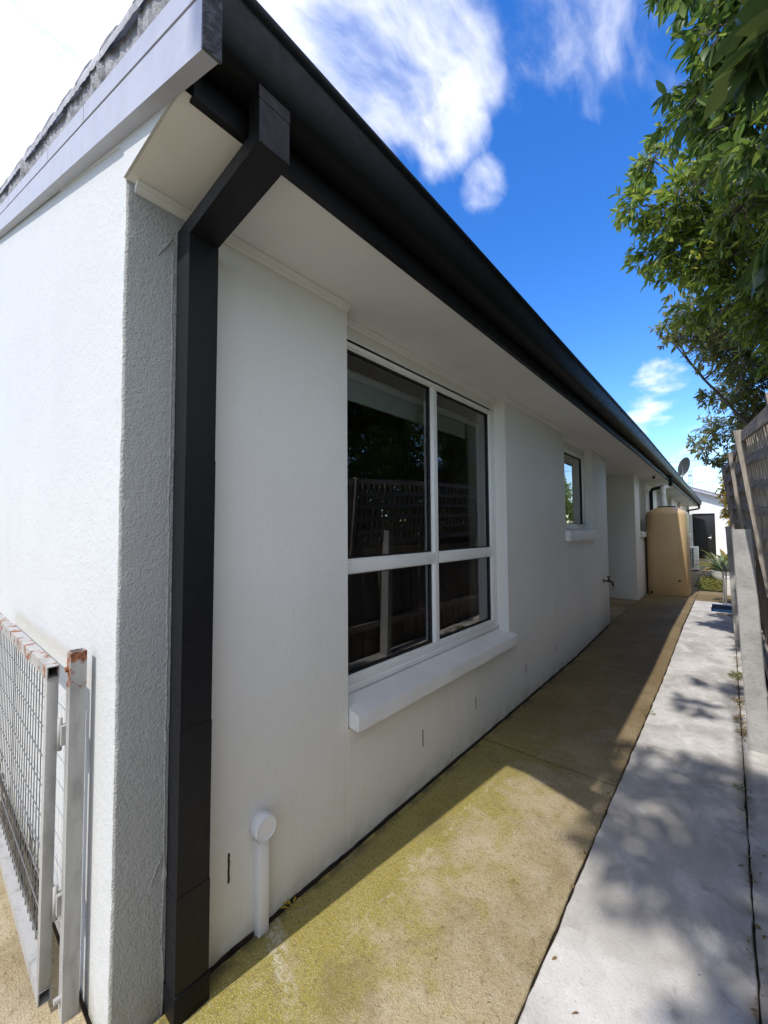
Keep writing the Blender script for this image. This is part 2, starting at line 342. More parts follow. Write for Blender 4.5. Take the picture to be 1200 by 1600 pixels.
# ------------------------------------------------------------------ ground and paving
g0 = MB(); g0.add([(-600, -600, -.16), (600, -600, -.16), (600, 600, -.16), (-600, 600, -.16)], [[0, 1, 2, 3]]); struct('ground', g0, 'ground_sheet')
s0 = MB(); s0.box(-7, 4, -4, 5, -.15, -.022); s0.box(-.3, 4, 5, 7.2, -.15, -.021); s0.box(-1.7, 4, 7.2, 26, -.15, .045); struct('soil_bed', s0, 'soil')
def slab(mb, x0, x1, y0, y1, jit=.003, seed=0, bev=.003):
    rnd = random.Random(seed); st = .03 if y1-y0 < 7 else .04; n = int((y1-y0)/st)
    def wob(fixed, t): return noise.noise(Vector((t*9, fixed*3, seed)))*jit*1.3+noise.noise(Vector((t*38, fixed*3, seed)))*jit*.8
    ys = [y0, y0+bev]+[y0+(y1-y0)*i/n for i in range(1, n)]+[y1-bev, y1]
    vs = []; m_ = len(ys)
    for i, t in enumerate(ys):
        end = i in (0, m_-1); dz = -bev if end else 0; a, b = wob(x0, t), wob(x1, t); ch = bev*(1+2.2*max(0, noise.noise(Vector((t*16, x0, seed+3))))); ch2 = bev*(1+2.2*max(0, noise.noise(Vector((t*16, x1, seed+5)))))
        z = gz(t); vs += [(x0+a, t, z-.09), (x0+a, t, z-ch), (x0+a+ch, t, z+dz), (x1+b-ch2, t, z+dz), (x1+b, t, z-ch2), (x1+b, t, z-.09)]
    fs = [[i*6+k, i*6+k+1, (i+1)*6+k+1, (i+1)*6+k] for i in range(m_-1) for k in range(5)]+[[0, 5, 4, 3, 2, 1], [(m_-1)*6+k for k in range(6)]]
    mb.add(vs, fs)
p = MB()
slab(p, .012, .852, -4, 2.690, seed=1); slab(p, .012, .852, 2.708, 4.920, seed=2); slab(p, .012, .852, 4.938, 6.9, seed=3)
slab(p, -1.6, .845, 6.903, 9.3, seed=4); slab(p, .012, .845, 9.303, 12.2, seed=5); slab(p, .012, .72, 12.207, 17, seed=6); slab(p, .012, 1.6, 17.007, 23.4, seed=7)
slab(p, .85, 1.6, 9.97, 11.5, seed=8)
slab(p, -6, .004, -4, .39, seed=9)
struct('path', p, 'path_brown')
p = MB(); slab(p, .860, 1.417, -4, 9.95, jit=.004, seed=11); struct('concrete_path', p, 'path_pale')
p = MB(); slab(p, 1.424, 1.62, -4, 9.95, jit=.004, seed=12); struct('edge_strip', p, 'path_pale')

# ------------------------------------------------------------------ house
TH = math.atan(.379); YG = .405
H = empty('brick_house', (0, .4, 0), 'long white rendered single storey house with charcoal gutter and white framed windows', 'house')
def P(name, mb, m, parent=H): return build(name, mb, m, parent)
ZT = 2.72
w = MB()
def wbox(y0, y1, z0, z1, x1=0., x0=-.25): w.box(x0, x1, y0, y1, z0, z1)
wbox(.60, 1.365, -.2, ZT); wbox(1.365, 3.206, -.2, .555); wbox(1.365, 3.206, 2.507, ZT, -.1)
wbox(3.206, 4.80, -.2, ZT); wbox(4.80, 6.06, -.2, 1.35); wbox(4.80, 6.06, 2.485, ZT, -.1); 
w.box(-.25, 0, 6.06, 6.86, -.2, ZT, .004)
wbox(9.3, 9.86, -.2, ZT)
wins = [(9.86, 10.75, 1.39, 2.45), (12.6, 13.7, 1.0, 2.42), (15.0, 16.2, 1.0, 2.40), (18.2, 19.4, 1.0, 2.38)]
y = 9.86
for a, b, z0, z1 in wins:
    if a > y: wbox(y, a, -.2, ZT)
    wbox(a, b, -.2, z0-.1); wbox(a, b, z1, ZT, -.1); y = b
wbox(y, 23.0, -.2, 2.5)
w.box(-1.85, -1.6, 6.86, 9.3, -.2, ZT); w.box(-1.85, -.25, 6.61, 6.86, -.2, ZT); w.box(-1.6, -.2502, 9.302, 9.5, -.2, ZT)
P('wall', w, 'wall_paint')
# rendered corner between gable and side wall: slightly wandering arris
def corner():
    gm = MB(); cm_ = MB(); zs = [i*.02-.06 for i in range(int(2.83/.02))]
    rows = []
    for z in zs:
        jx = noise.noise(Vector((0, 3, z*3.2)))*.004+noise.noise(Vector((5, 0, z*14)))*.0022+noise.noise(Vector((2, 7, z*50)))*.0012
        jy = noise.noise(Vector((9, 3, z*3.)))*.003+noise.noise(Vector((5, 4, z*18)))*.002
        r = .011
        arc = [(-r+jx+r*math.sin(a), YG+jy+r-r*math.cos(a)) for a in [math.pi/2*k/5 for k in range(6)]]
        g_ = [(-.06+0*jx, YG)]+arc[:3]; c_ = arc[2:]+[(jx*.4, .47), (0, .54), (0, .60)]
        rows.append((z, g_, c_))
    for which, out in ((1, gm), (2, cm_)):
        vs = []; fs = []; n = len(rows[0][which])
        for r_ in rows: vs += [(x, y, r_[0]) for x, y in r_[which]]
        for i in range(len(rows)-1):
            for k in range(n-1): fs.append([i*n+k, i*n+k+1, (i+1)*n+k+1, (i+1)*n+k])
        out.add(vs, fs, True)
    return gm, cm_
gm, cm_ = corner(); gm.box(-.25, -.06, YG+.02, .60, -.2, 2.7)
def rake(x, off=0): return 2.497+(.60-x)*.379+off        # lower edge of the barge board
NX = 24; xs = [-7.2+(7.14)*i/NX for i in range(NX+1)]
vs = [(x, YG, -.2) for x in xs]+[(x, YG, rake(x, .02) if x > -4.2 else rake(-4.2)-(-4.2-x)*.379) for x in xs]
gm.add(vs, [[i, i+1, NX+2+i, NX+1+i] for i in range(NX)]); gm.box(-7.2, -7.0, YG+.002, 23, -.2, 2.5)
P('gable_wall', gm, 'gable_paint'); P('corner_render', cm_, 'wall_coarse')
# boxed eave end, white and sunlit
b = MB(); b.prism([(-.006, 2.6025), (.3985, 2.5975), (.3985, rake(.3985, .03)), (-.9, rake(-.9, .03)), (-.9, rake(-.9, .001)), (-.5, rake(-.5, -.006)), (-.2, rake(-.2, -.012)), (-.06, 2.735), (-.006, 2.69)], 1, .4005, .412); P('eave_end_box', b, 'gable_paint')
# ragged render ridge by the downpipe
rd = MB(); pts = []; rr = []
for i in range(150):
    z = 2.44-i*.0165; pts.append((.001, .548+noise.noise(Vector((z*6, 1, 0)))*.006, z)); rr.append(max(.0012, .0026+noise.noise(Vector((z*22, 4, 0)))*.003+(.006 if abs(z-.42) < .02 else 0)))
rd.tube(pts, rr, 6)
for z0 in (2.44, .43):
    pts = [(.002, .545-.02*k*.5+random.uniform(-.004, .004), z0+.05-.022*k+random.uniform(-.004, .004)) for k in range(5)]; rd.tube(pts, [.001, .003, .0035, .003, .001], 6)
P('render_ridge', rd, 'wall_coarse')
# soffit
ysf = [.42, 2, 4, 7, 12, 17, 22.6]
so_ = MB()
for a, b_ in zip(ysf[:-1], ysf[1:]):
    x0 = -.24
    so_.add([(x0, a-(.013 if a < .5 else 0), 2.6+ez(a)), (.40, a-(.013 if a < .5 else 0), 2.595+ez(a)), (.40, b_, 2.595+ez(b_)), (x0, b_, 2.6+ez(b_))], [[0, 1, 2, 3]])
so_.add([(-1.7, 6.7, 2.6), (-.24, 6.7, 2.6), (-.24, 9.4, 2.57), (-1.7, 9.4, 2.57)], [[0, 1, 2, 3]])
P('soffit', so_, 'soffit_paint')
# cornice moulding following piers and recesses
cn = MB(); prof = [(0, 0), (.030, 0), (.030, -.008), (.024, -.014), (.018, -.016), (.014, -.024), (.006, -.030), (0, -.032)]
def cornice(pts, d):   # wall line at z just under the soffit; d = outward dir
    for (x0, y0), (x1, y1) in zip(pts[:-1], pts[1:]):
        if abs(x0-x1) < 1e-6: cn.add([(x0+a, yy, 2.599+ez(yy)+b) for yy in (y0, y1) for a, b in prof], [[i, (i+1) % 8, 8+(i+1) % 8, 8+i] for i in range(8)]+[list(range(8))[::-1], list(range(8, 16))])
cornice([(0.001, .43), (.001, 1.365)], 0); cornice([(-.099, 1.366), (-.099, 3.205)], 0); cornice([(.001, 3.206-.03), (.001, 4.80)], 0); cornice([(-.099, 4.801), (-.099, 6.06)], 0); cornice([(.001, 6.03), (.001, 6.86)], 0)
cornice([(.001, 9.3), (.001, 9.86)], 0); y = 9.86
for a, b_, z0, z1 in wins: cornice([(.001, y), (.001, a)], 0); cornice([(-.099, a), (-.099, b_)], 0); y = b_
cornice([(.001, y), (.001, 22.5)], 0)
P('cornice', cn, 'soffit_paint')
# fascia and gutter
def sweep(mb, prof, ys, smooth=True):
    n = len(prof); vs = [(x, yy, z+ez(yy)) for yy in ys for x, z in prof]
    mb.add(vs, [[i*n+k, i*n+(k+1) % n, (i+1)*n+(k+1) % n, (i+1)*n+k] for i in range(len(ys)-1) for k in range(n)]+[list(range(n))[::-1], list(range((len(ys)-1)*n, len(ys)*n))], smooth)
ysg = [.43, 2, 4, 7, 12, 17, 22.9]
f = MB(); sweep(f, [(.388, 2.586), (.412, 2.586), (.412, 2.82), (.388, 2.82)], ysg, False); P('fascia', f, 'charcoal')
gt = MB()
outer = [(.416, 2.82), (.416, 2.668), (.422, 2.660), (.478, 2.655), (.498, 2.662), (.512, 2.680), (.520, 2.706), (.5255, 2.745), (.527, 2.80)]
lip = [(.534, 2.806), (.539, 2.815), (.539, 2.826), (.533, 2.835), (.524, 2.838), (.515, 2.834), (.511, 2.826)]
inner = [(.5215, 2.812), (.519, 2.75), (.512, 2.705), (.490, 2.672), (.424, 2.668), (.422, 2.82)]
sweep(gt, outer+lip+inner, [y_ if y_ > .5 else .445 for y_ in ysg]); gt.prism([(.416, 2.664), (.49, 2.66), (.506, 2.68), (.512, 2.73), (.525, 2.74), (.527, 2.82), (.416, 2.82)], 1, .440, .4448)
P('gutter', gt, 'charcoal_soft')
# barge board
def barge(mb, zo0, zo1, y0, y1, x0=-4.2, x1=.60):
    mb.add([(x, yy, rake(x, zo)) for yy in (y0, y1) for x, zo in ((x0, zo0), (x1, zo0), (x1, zo1), (x0, zo1))], [[0, 1, 2, 3], [7, 6, 5, 4], [0, 4, 5, 1], [1, 5, 6, 2], [2, 6, 7, 3], [3, 7, 4, 0]])
bb = MB(); barge(bb, 0, .121, .365, .400, x1=.597); bb.add([(-4.2, .365, rake(-4.2)), (-4.2, .365, rake(-4.2)+.12), (-9, .365, rake(-4.2)+.12-4.8*.379), (-9, .365, rake(-4.2)-4.8*.379)], [[0, 1, 2, 3]])
P('barge_board', bb, 'barge_paint')
eb = MB(); barge(eb, -.001, .20, .363, .403, .5972, .606)
bm_ = MB()
n_ = 14; vs = []
for i in range(n_+1):
    z = rake(.6)+.20*i/n_
    for j in range(4): vs.append((.606+noise.noise(Vector((z*40, j*2.1, 0)))*.006, .362+.0135*j, z))
eb.add(vs, [[i*4+j, i*4+j+1, (i+1)*4+j+1, (i+1)*4+j] for i in range(n_) for j in range(3)]); P('barge_end', eb, 'end_timber')
bc = MB(); barge(bc, .1212, .1285, .371, .400, -4.2, .597); P('flashing', bc, 'charcoal')  # charcoal strip stands in for the shadow in the gap above the barge
vs_ = MB(); xe = .5965; rnd = random.Random(8)
while xe > -4.2:
    ln = rnd.choice((.31, .62, .93)) if xe < .3 else .93
    barge(vs_, .1287, .193+rnd.uniform(-.003, .006), .364, .400, xe-ln+.005, xe); xe -= ln
P('verge_strip', vs_, 'barge_paint')
# verge: mortar bed and overlapping tiles
mo = MB(); nx = 320; rows = [[], [], [], []]
for i in range(nx+1):
    x = -4.2+(4.72)*i/nx; nn = noise.noise(Vector((x*5, 0, 0)))*.010+noise.noise(Vector((x*23, 3, 0)))*.008+noise.noise(Vector((x*60, 3, 5)))*.005
    bulge = .02*max(0, noise.noise(Vector((x*2.2+3, 8, 0))))
    rows[0].append((x, .372+nn*.2, rake(x, .190))); rows[1].append((x, .366-bulge+nn*.9, rake(x, .215+nn*.9))); rows[2].append((x, .364-bulge*1.6+nn, rake(x, .262+nn*1.3))); rows[3].append((x, .46, rake(x, .300)))
vs = sum(rows, []); n = nx+1; mo.add(vs, [[r*n+i, r*n+i+1, (r+1)*n+i+1, (r+1)*n+i] for r in range(3) for i in range(nx)], True); P('verge_mortar', mo, 'mortar')
vt = MB(); rnd = random.Random(5)
def verge_tile(xc, ln, seed):
    # a chunky rough-edged tile end, low end thicker (overlapping the one below)
    ni, nj = 14, 9; vs = []
    for i in range(ni+1):
        t = i/ni; x = xc+ln*t
        for j in range(nj+1):
            s_ = j/nj; a = math.pi*.62*s_
            yy = .345+.10*s_+.004*noise.noise(Vector((x*30, s_*4, seed))); th = .085+.070*t
            zz = rake(x, .262+th*math.sin(min(a, math.pi/2))+.010*noise.noise(Vector((x*9, s_*2, seed)))+.004*noise.noise(Vector((x*48, s_*9, seed))))
            vs.append((x+.006*noise.noise(Vector((s_*12, seed, t*3))), yy-.006*math.sin(a)*(1+t), zz))
    n = nj+1; fs = [[i*n+j, (i+1)*n+j, (i+1)*n+j+1, i*n+j+1] for i in range(ni) for j in range(nj)]
    vs2 = [(x, y, z) for x, y, z in vs[-n:]]; k = len(vs); vs += [(x, y+.0, rake(x, .27)) for x, y, z in vs2]
    fs += [[k-n+j, k+j, k+j+1, k-n+j+1] for j in range(nj)]
    # lower skirt of the front face
    k = len(vs); vs += [(v[0], v[1]+.004, rake(v[0], .245)) for v in vs[0:(ni+1)*n:n]]
    fs += [[k+i, k+i+1, (i+1)*n, i*n] for i in range(ni)]
    vt.add(vs, fs, True)
x = -4.3; sidx = 0
while x < .33:
    verge_tile(x, min(.335, .545-x), sidx); x += .30; sidx += 1
P('verge_tile', vt, 'tile')
rf = MB(); ni = 60; xs_ = [-4.2+(4.72)*i/ni for i in range(ni+1)]
for yy0, yy1 in ((.45, 7), (7, 22.9)):
    rf.add([(x, a, rake(x, .30)+ez(a)) for a in (yy0, yy1) for x in (-4.2, .50)], [[0, 1, 3, 2]])
    rf.add([(-4.2, a, rake(-4.2, .30)+ez(a)) for a in (yy0, yy1)]+[(-9, a, rake(-4.2, .30)+ez(a)-4.8*.379) for a in (yy1, yy0)], [[0, 1, 2, 3]])
rf.prism([(-4.5, rake(-4.2)+.1), (-4.2, rake(-4.2, .38)), (-3.9, rake(-4.2)+.1)], 1, .36, 22.9)
P('roof', rf, 'tile')
# interior box
ri = MB(); ri.box(-3.6, -3.5, .62, 6.55, 0, 2.6); ri.box(-3.5, -.251, .605, .66, 0, 2.6); ri.box(-3.5, -.251, 4.0, 4.06, 0, 2.6); ri.box(-3.5, -.251, 6.5, 6.6, 0, 2.6); ri.box(-3.6, -.251, .6, 6.6, 2.605, 2.62)
for a, b_, z0, z1 in wins: ri.box(-1.2, -1.1, a-.3, b_+.3, .3, 2.6); ri.box(-1.1, -.251, a-.3, a-.25, .3, 2.6); ri.box(-1.1, -.251, b_+.25, b_+.3, .3, 2.6)
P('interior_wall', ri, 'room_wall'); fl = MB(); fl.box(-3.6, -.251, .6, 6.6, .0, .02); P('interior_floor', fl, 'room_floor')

# windows
def window(y0, y1, z0, z1, vm, hm, fw_=.042, xf=-.1, single=False):
    fr_ = MB(); d = .055; xb = xf-d
    fr_.box(xb, xf, y0, y0+fw_, z0, z1, .004); fr_.box(xb, xf, y1-fw_, y1, z0, z1, .004); fr_.box(xb, xf+.004, y0+fw_-.004, y1-fw_+.004, z0, z0+fw_, .004); fr_.box(xb, xf+.002, y0+fw_-.004, y1-fw_+.004, z1-fw_, z1, .004)
    root_ = P('window', fr_, 'trim_white')
    ys = [y0+fw_]+([vm-.024, vm+.024] if vm else [])+[y1-fw_]; zs = [z0+fw_]+([hm-.034, hm+.034] if hm else [])+[z1-fw_]
    if vm: k = MB(); k.box(xb, xf+.006, ys[1], ys[2], z0+fw_, z1-fw_, .004); build('mullion', k, 'trim_white', root_)
    if hm:
        k = MB()
        for i in range(0, len(ys), 2): k.box(xb, xf+.010 if i == 0 else xf+.001, ys[i]-.002, ys[i+1]+.002, zs[1], zs[2], .006)
        build('transom', k, 'trim_white', root_)
    k = MB(); gs = MB(); sh = MB()
    for i in range(0, len(ys), 2):
        for j in range(0, len(zs), 2):
            a, b_, c, d_ = ys[i], ys[i+1], zs[j], zs[j+1]
            e = .013    # black glazing gasket
            for q in ((a, a+e, c, d_), (b_-e, b_, c, d_), (a+e, b_-e, c, c+e), (a+e, b_-e, d_-e, d_)): k.box(xf-.040, xf-.022, *q)
            gs.add([(xf-.034, a+e, c+e), (xf-.034, b_-e, c+e), (xf-.034, b_-e, d_-e), (xf-.034, a+e, d_-e)], [[0, 1, 2, 3]])
            # inner white stop bead
            for q in ((a-.002, a+.006, c, d_), (b_-.006, b_+.002, c, d_), (a+.006, b_-.006, c-.002, c+.006), (a+.006, b_-.006, d_-.006, d_+.002)): sh.box(xf-.02, xf-.008, *q, .002)
    build('gasket', k, 'rubber_black', root_); build('pane', gs, 'window_glass', root_); build('glazing_bead', sh, 'trim_white', root_)
    return root_
w1 = window(1.385, 3.175, .70, 2.505, 2.29, 1.305); w2 = window(4.82, 6.02, 1.50, 2.483, None, None)
tr_ = MB(); tr_.box(-.13, -.098, 1.366, 3.205, 2.485, 2.5068, .003); tr_.box(-.14, -.099, 3.176, 3.2055, .70, 2.50, .003); tr_.box(-.14, -.099, 1.3655, 1.3845, .70, 2.50); 
tr_.box(-.16, -.085, 1.366, 3.205, .672, .702, .004); P('window_trim', tr_, 'trim_white'); tr_ = MB(); tr_.box(-.14, -.101, 6.021, 6.0595, 1.503, 2.484); tr_.box(-.16, -.085, 4.801, 6.059, 1.478, 1.503, .003); P('window_trim', tr_, 'trim_white')
for a, b_, z0, z1 in wins: window(a+.01, b_-.01, z0, z1, (a+b_)/2 if a > 10 else None, None)
def sill(y0, y1, zt, zb, lip=.064):
    k = MB(); n = 40; pr = [(-.16, zb+.02), (lip-.004, zb), (lip, zb+.004), (lip+.002, zt-.008), (lip-.0005, zt-.002), (lip-.007, zt), (-.16, zt+.045)]
    vs = []
    for i in range(n+1):
        yy = y0+(y1-y0)*i/n; j = noise.noise(Vector((yy*5, zt, 0)))*.003; j2 = noise.noise(Vector((yy*7, zt, 4)))*.0025; e = .003 if i in (0, n) else 0
        for x, z in pr: vs.append((x+(j-e if x > 0 else 0), yy, z+j2*(1 if x > 0 else 0)+(e if z < zt-.03 else -e if x > 0 else 0)))
    m_ = len(pr); k.add(vs, [[i*m_+q, i*m_+(q+1) % m_, (i+1)*m_+(q+1) % m_, (i+1)*m_+q] for i in range(n) for q in range(m_)]+[list(range(m_))[::-1], list(range(n*m_, (n+1)*m_))], True)
    return k
P('window_sill', sill(1.372, 3.245, .635, .553), 'sill_paint'); P('window_sill', sill(4.79, 6.10, 1.462, 1.345, .05), 'sill_paint')
for a, b_, z0, z1 in wins: P('window_sill', sill(a-.03, b_+.05, z0, z0-.1, .05), 'sill_paint')
# fill strips beside sills inside the recess (wall behind)
# control joint, weep slots
k = MB(); k.box(-.01, .0006, 1.3665, 1.3700, 0, .55); P('control_joint', k, 'soffit_paint')
for yy, z0, z1 in ((1.972, .232, .327), (2.62, .225, .31), (3.55, .22, .30), (4.35, .22, .30), (9.05, .2, .3)):
    k = MB(); 
    if yy > 9: k.box(-.42, -.412, 9.2985, 9.31, .24, .36)
    else: k.box(-.01, .0008, yy-.004, yy+.004, z0, z1)
    P('weep_hole', k, 'rubber_black')
k = MB(); cr = [(.768+noise.noise(Vector((i*.7, 2, 0)))*.002, .243+i*.0103) for i in range(11)]
pl = [(a-.0035-.002*abs(noise.noise(Vector((i, 5, 1)))), z) for i, (a, z) in enumerate(cr)]+[(a+.004+.004*abs(noise.noise(Vector((i*.8, 9, 1)))), z) for i, (a, z) in reversed(list(enumerate(cr)))]
k.prism(pl, 0, -.01, .0009); P('weep_hole', k, 'rubber_black')
# dark ragged gap along the wall base
k = MB(); n = 260; vs = []
for i in range(n+1):
    yy = .60+(6.2)*i/n; q = noise.noise(Vector((yy*7, 0, 1)))*.006+noise.noise(Vector((yy*30, 0, 1)))*.004
    vs += [(.0012, yy, -.05), (.0016, yy, max(.002, .009+q+gz(yy)))]
k.add(vs, [[2*i, 2*i+2, 2*i+3, 2*i+1] for i in range(n)]); P('base_gap', k, 'soil')

# main downpipe
dp = MB()
Y0, Y1 = .56, .655
def rect_pipe(mb, pts, t, y0, y1):
    n = len(pts)
    # pts = list of (back, front) corner pairs in x,z
    vs = []
    for (bx, bz), (fx, fz) in pts: vs += [(bx, y0, bz), (fx, y0, fz), (fx, y1, fz), (bx, y1, bz)]
    fs = [[i*4+k, i*4+(k+1) % 4, (i+1)*4+(k+1) % 4, (i+1)*4+k] for i in range(n-1) for k in range(4)]+[[3, 2, 1, 0], [n*4-4, n*4-3, n*4-2, n*4-1]]
    mb.add(vs, fs)
D = P('downpipe', MB().box(.449, .501, Y0-.001, Y1+.001, 2.63, 2.67), 'charcoal')
def seg(pts, o=0):
    k = MB(); rect_pipe(k, pts, 0, Y0-o, Y1+o); bm = None
    return k
dpz = lambda z: (.003+.006*z/2.45, .072+.028*z/2.45)
build('outlet_pipe', seg([((.450, 2.655), (.500, 2.655)), ((.450, 2.553), (.500, 2.512))]), 'charcoal', D)
build('offset_pipe', seg([((.450, 2.553), (.500, 2.512)), ((.009, 2.508), (.100, 2.462))], .0012), 'charcoal', D)
prev = 2.508
for zt, zb, o in ((2.508, 1.73, .001), (1.732, .876, .0022), (.879, .372, .0035), (.375, .085, .005)):
    a, b_ = dpz(zt), dpz(zb); f_ = 2.462 if zt > 2.5 else zt
    build('pipe_segment', seg([((a[0], zt), (a[1]+o, f_)), ((b_[0], zb), (b_[1]+o, zb))], o), 'charcoal', D)
build('pipe_shoe', MB().box(.0, .082, Y0-.008, Y1+.008, -.03, .088, .004), 'charcoal_soft', D)
# far downpipes
def far_pipe(y, wx=.03):
    k = MB(); z = 2.62+ez(y); s = .038
    k.tube([(.46, y, z+.05), (.46, y, z-.10), (.45, y+.0, z-.14), (.08, y+.25, z-.20), (wx+.02, y+.27, z-.25), (wx+.02, y+.27, .1)], s, 8); return k
P('downpipe', far_pipe(10.9), 'charcoal'); P('downpipe', far_pipe(22.3), 'charcoal')
# soffit vent slots near the camera dome
k = MB()
for i in range(8): yy = 10.15+i*.045; k.box(.22, .33, yy, yy+.018, 2.589+ez(yy)-.001, 2.60)
P('soffit_vent', k, 'soffit_paint')
# door in the alcove
k = MB(); k.box(-1.6, -1.565, 7.6, 8.45, .05, 2.1); P('door', k, 'trim_white')

# things fixed to the house
t = empty('vent_outlet', (0, .89, 0), 'white round capped outlet with square conduit low on the wall by the big downpipe', 'vent pipe')
k = MB(); k.lathe([(.043, -.0), (.0445, .002), (.0445, .046), (.043, .049), (.040, .050), (.039, .0475), (.0, .0475)], (0.0, .892, .385), 36, 'x', True, False); build('cap', k, 'pvc_white', t)
k = MB(); k.box(-.001, .034, .870, .914, -.03, .335, .003); build('conduit', k, 'pvc_white', t); k = MB(); k.box(.0, .022, .875, .909, .335, .35); build('cable_entry', k, 'rubber_black', t)
t = empty('garden_tap', (0, 6.5, .73), 'dark metal garden tap sticking out of the white wall near its end', 'tap')
k = MB(); k.lathe([(.028, 0), (.028, .006), (.012, .010), (.012, .07)], (0, 6.5, .73), 16, 'x'); k.tube([(.06, 6.5, .73), (.10, 6.5, .728), (.118, 6.5, .715), (.122, 6.5, .685)], [.015, .014, .013, .014], 10); k.lathe([(.017, -.012), (.017, .02), (.010, .03), (.009, .055)], (.07, 6.5, .735), 12); k.lathe([(.016, 0), (.016, .02)], (.122, 6.5, .67), 12); build('tap_body', k, 'brass_dark', t)
k = MB(); k.tube([(.045, 6.5, .795), (.095, 6.5, .795)], .007, 8); k.tube([(.07, 6.478, .795), (.07, 6.522, .795)], .007, 8); build('handle', k, 'brass_dark', t)
t = empty('security_camera', (.27, 9.9, 2.56), 'small white dome security camera under the eave beside the tan tank', 'camera')
k = MB(); k.lathe([(.035, -.055), (.052, -.045), (.058, -.02), (.060, .0)], (.27, 9.9, 2.56), 20); k.tube([(.27, 9.9, 2.53), (.27, 9.84, 2.515)], [.038, .036], 16); build('housing', k, 'pvc_white', t)
k = MB(); k.tube([(.27, 9.845, 2.516), (.27, 9.832, 2.512)], .028, 16); build('lens', k, 'rubber_black', t)
t = empty('roller_blind', (-.3, 2.3, 2.4), 'rolled white blind across the top inside the big window', 'blind')
k = MB(); k.tube([(-.30, 1.42, 2.42), (-.30, 3.08, 2.42)], .032, 16); k.box(-.272, -.268, 1.43, 3.07, 2.265, 2.42); build('fabric', k, 'blind_fabric', t); k = MB(); k.box(-.278, -.262, 1.43, 3.07, 2.250, 2.266, .003); build('bottom_rail', k, 'trim_white', t)
k = MB(); vs = []; n = 40
for i in range(n+1): yy = 3.0+.19*i/n; xx = -.24+.018*math.sin(i*1.1); vs += [(xx, yy, .72), (xx, yy, 2.40)]
k.add(vs, [[2*i, 2*i+2, 2*i+3, 2*i+1] for i in range(n)], True); tag(build('curtain', k, 'blind_fabric', None, (-.3, 3.1, .72)), 'pale curtain gathered at the right side inside the big window', 'curtain')

# ------------------------------------------------------------------ slimline tank with pipe
TY0, TY1, TX0, TX1 = 10.27, 11.25, .03, .745
def oblong(hx, hy, r, n=10, cx=0, cy=0, bul=.05):
    pts = []
    for qx, qy, a0 in ((1, 1, 0), (-1, 1, 90), (-1, -1, 180), (1, -1, 270)):
        for i in range(n+1): a = R(a0+90*i/n); pts.append([qx*(hx-r)+r*math.cos(a), qy*(hy-r)+r*math.sin(a)])
    out = []
    for x, y in pts: out.append((cx+x, cy+y+(math.copysign(bul*(1-(x/hx)**2), y))))
    # add midpoints on short ends for the bulge
    res = []
    for i, p in enumerate(out):
        res.append(p); q = out[(i+1) % len(out)]
        if abs(q[0]-p[0]) > hx*.8:
            for t_ in (.2, .4, .6, .8):
                x = p[0]+(q[0]-p[0])*t_; sgn = math.copysign(1, p[1]-cy); res.append((x, cy+sgn*(hy+bul*(1-((x-cx)/hx)**2))))
        elif abs(q[1]-p[1]) > hy: res.append(((p[0]+q[0])/2, (p[1]+q[1])/2))
    return res
t = empty('water_tank', (.39, 10.76, .065), 'tall tan plastic slimline rainwater tank standing against the white wall', 'water tank')
k = MB(); hx, hy = (TX1-TX0)/2, (TY1-TY0)/2; cx, cy = (TX0+TX1)/2, (TY0+TY1)/2
rings = [(0.012, .06), (0.0, .085), (.0, 1.0), (.0, 1.74), (.006, 1.785), (.022, 1.815), (.05, 1.835), (.15, 1.90), (.20, 1.915)]
vs = []; n = None
for ins, z in rings:
    pts = oblong(hx-ins, hy-ins, .17-ins*.45, cx=cx, cy=cy); n = len(pts); vs += [(x, y, z+.005) for x, y in pts]
k.add(vs, [[i*n+j, i*n+(j+1) % n, (i+1)*n+(j+1) % n, (i+1)*n+j] for i in range(len(rings)-1) for j in range(n)]+[list(range((len(rings)-1)*n, len(rings)*n)), list(range(n))[::-1]], True)
build('tank_body', k, 'tank_plastic', t)
k = MB(); k.lathe([(.16, 0), (.165, .004), (.165, .028), (.15, .034)], (.38, 10.72, 1.918), 32); build('lid', k, 'rubber_black', t)
k = MB(); k.lathe([(.10, 0), (.09, .022)], (.55, 11.05, 1.915), 32); build('inspection_cover', k, 'tank_plastic', t)
for x, z in ((.61, .40), (.13, .13)):
    k = MB(); k.tube([(x, 10.20, z), (x, 10.165, z)], .022, 12); k.tube([(x, 10.17, z), (x, 10.13, z-.01)], .010, 8); build('outlet_fitting', k, 'brass_dark', t)
t = empty('inlet_pipe', (.31, 10.8, 1.95), 'white plastic pipe standing in the tank lid and elbowing under the eave', 'pipe')
k = MB(); k.tube([(.31, 10.8, 1.93), (.31, 10.8, 2.30), (.32, 10.83, 2.37), (.37, 10.9, 2.40), (.42, 10.95, 2.40)], .056, 16); build('pipe_run', k, 'pvc_white', t)
k = MB(); k.lathe([(.064, 0), (.064, .07)], (.31, 10.8, 2.22), 20); build('pipe_collar', k, 'pvc_white', t)

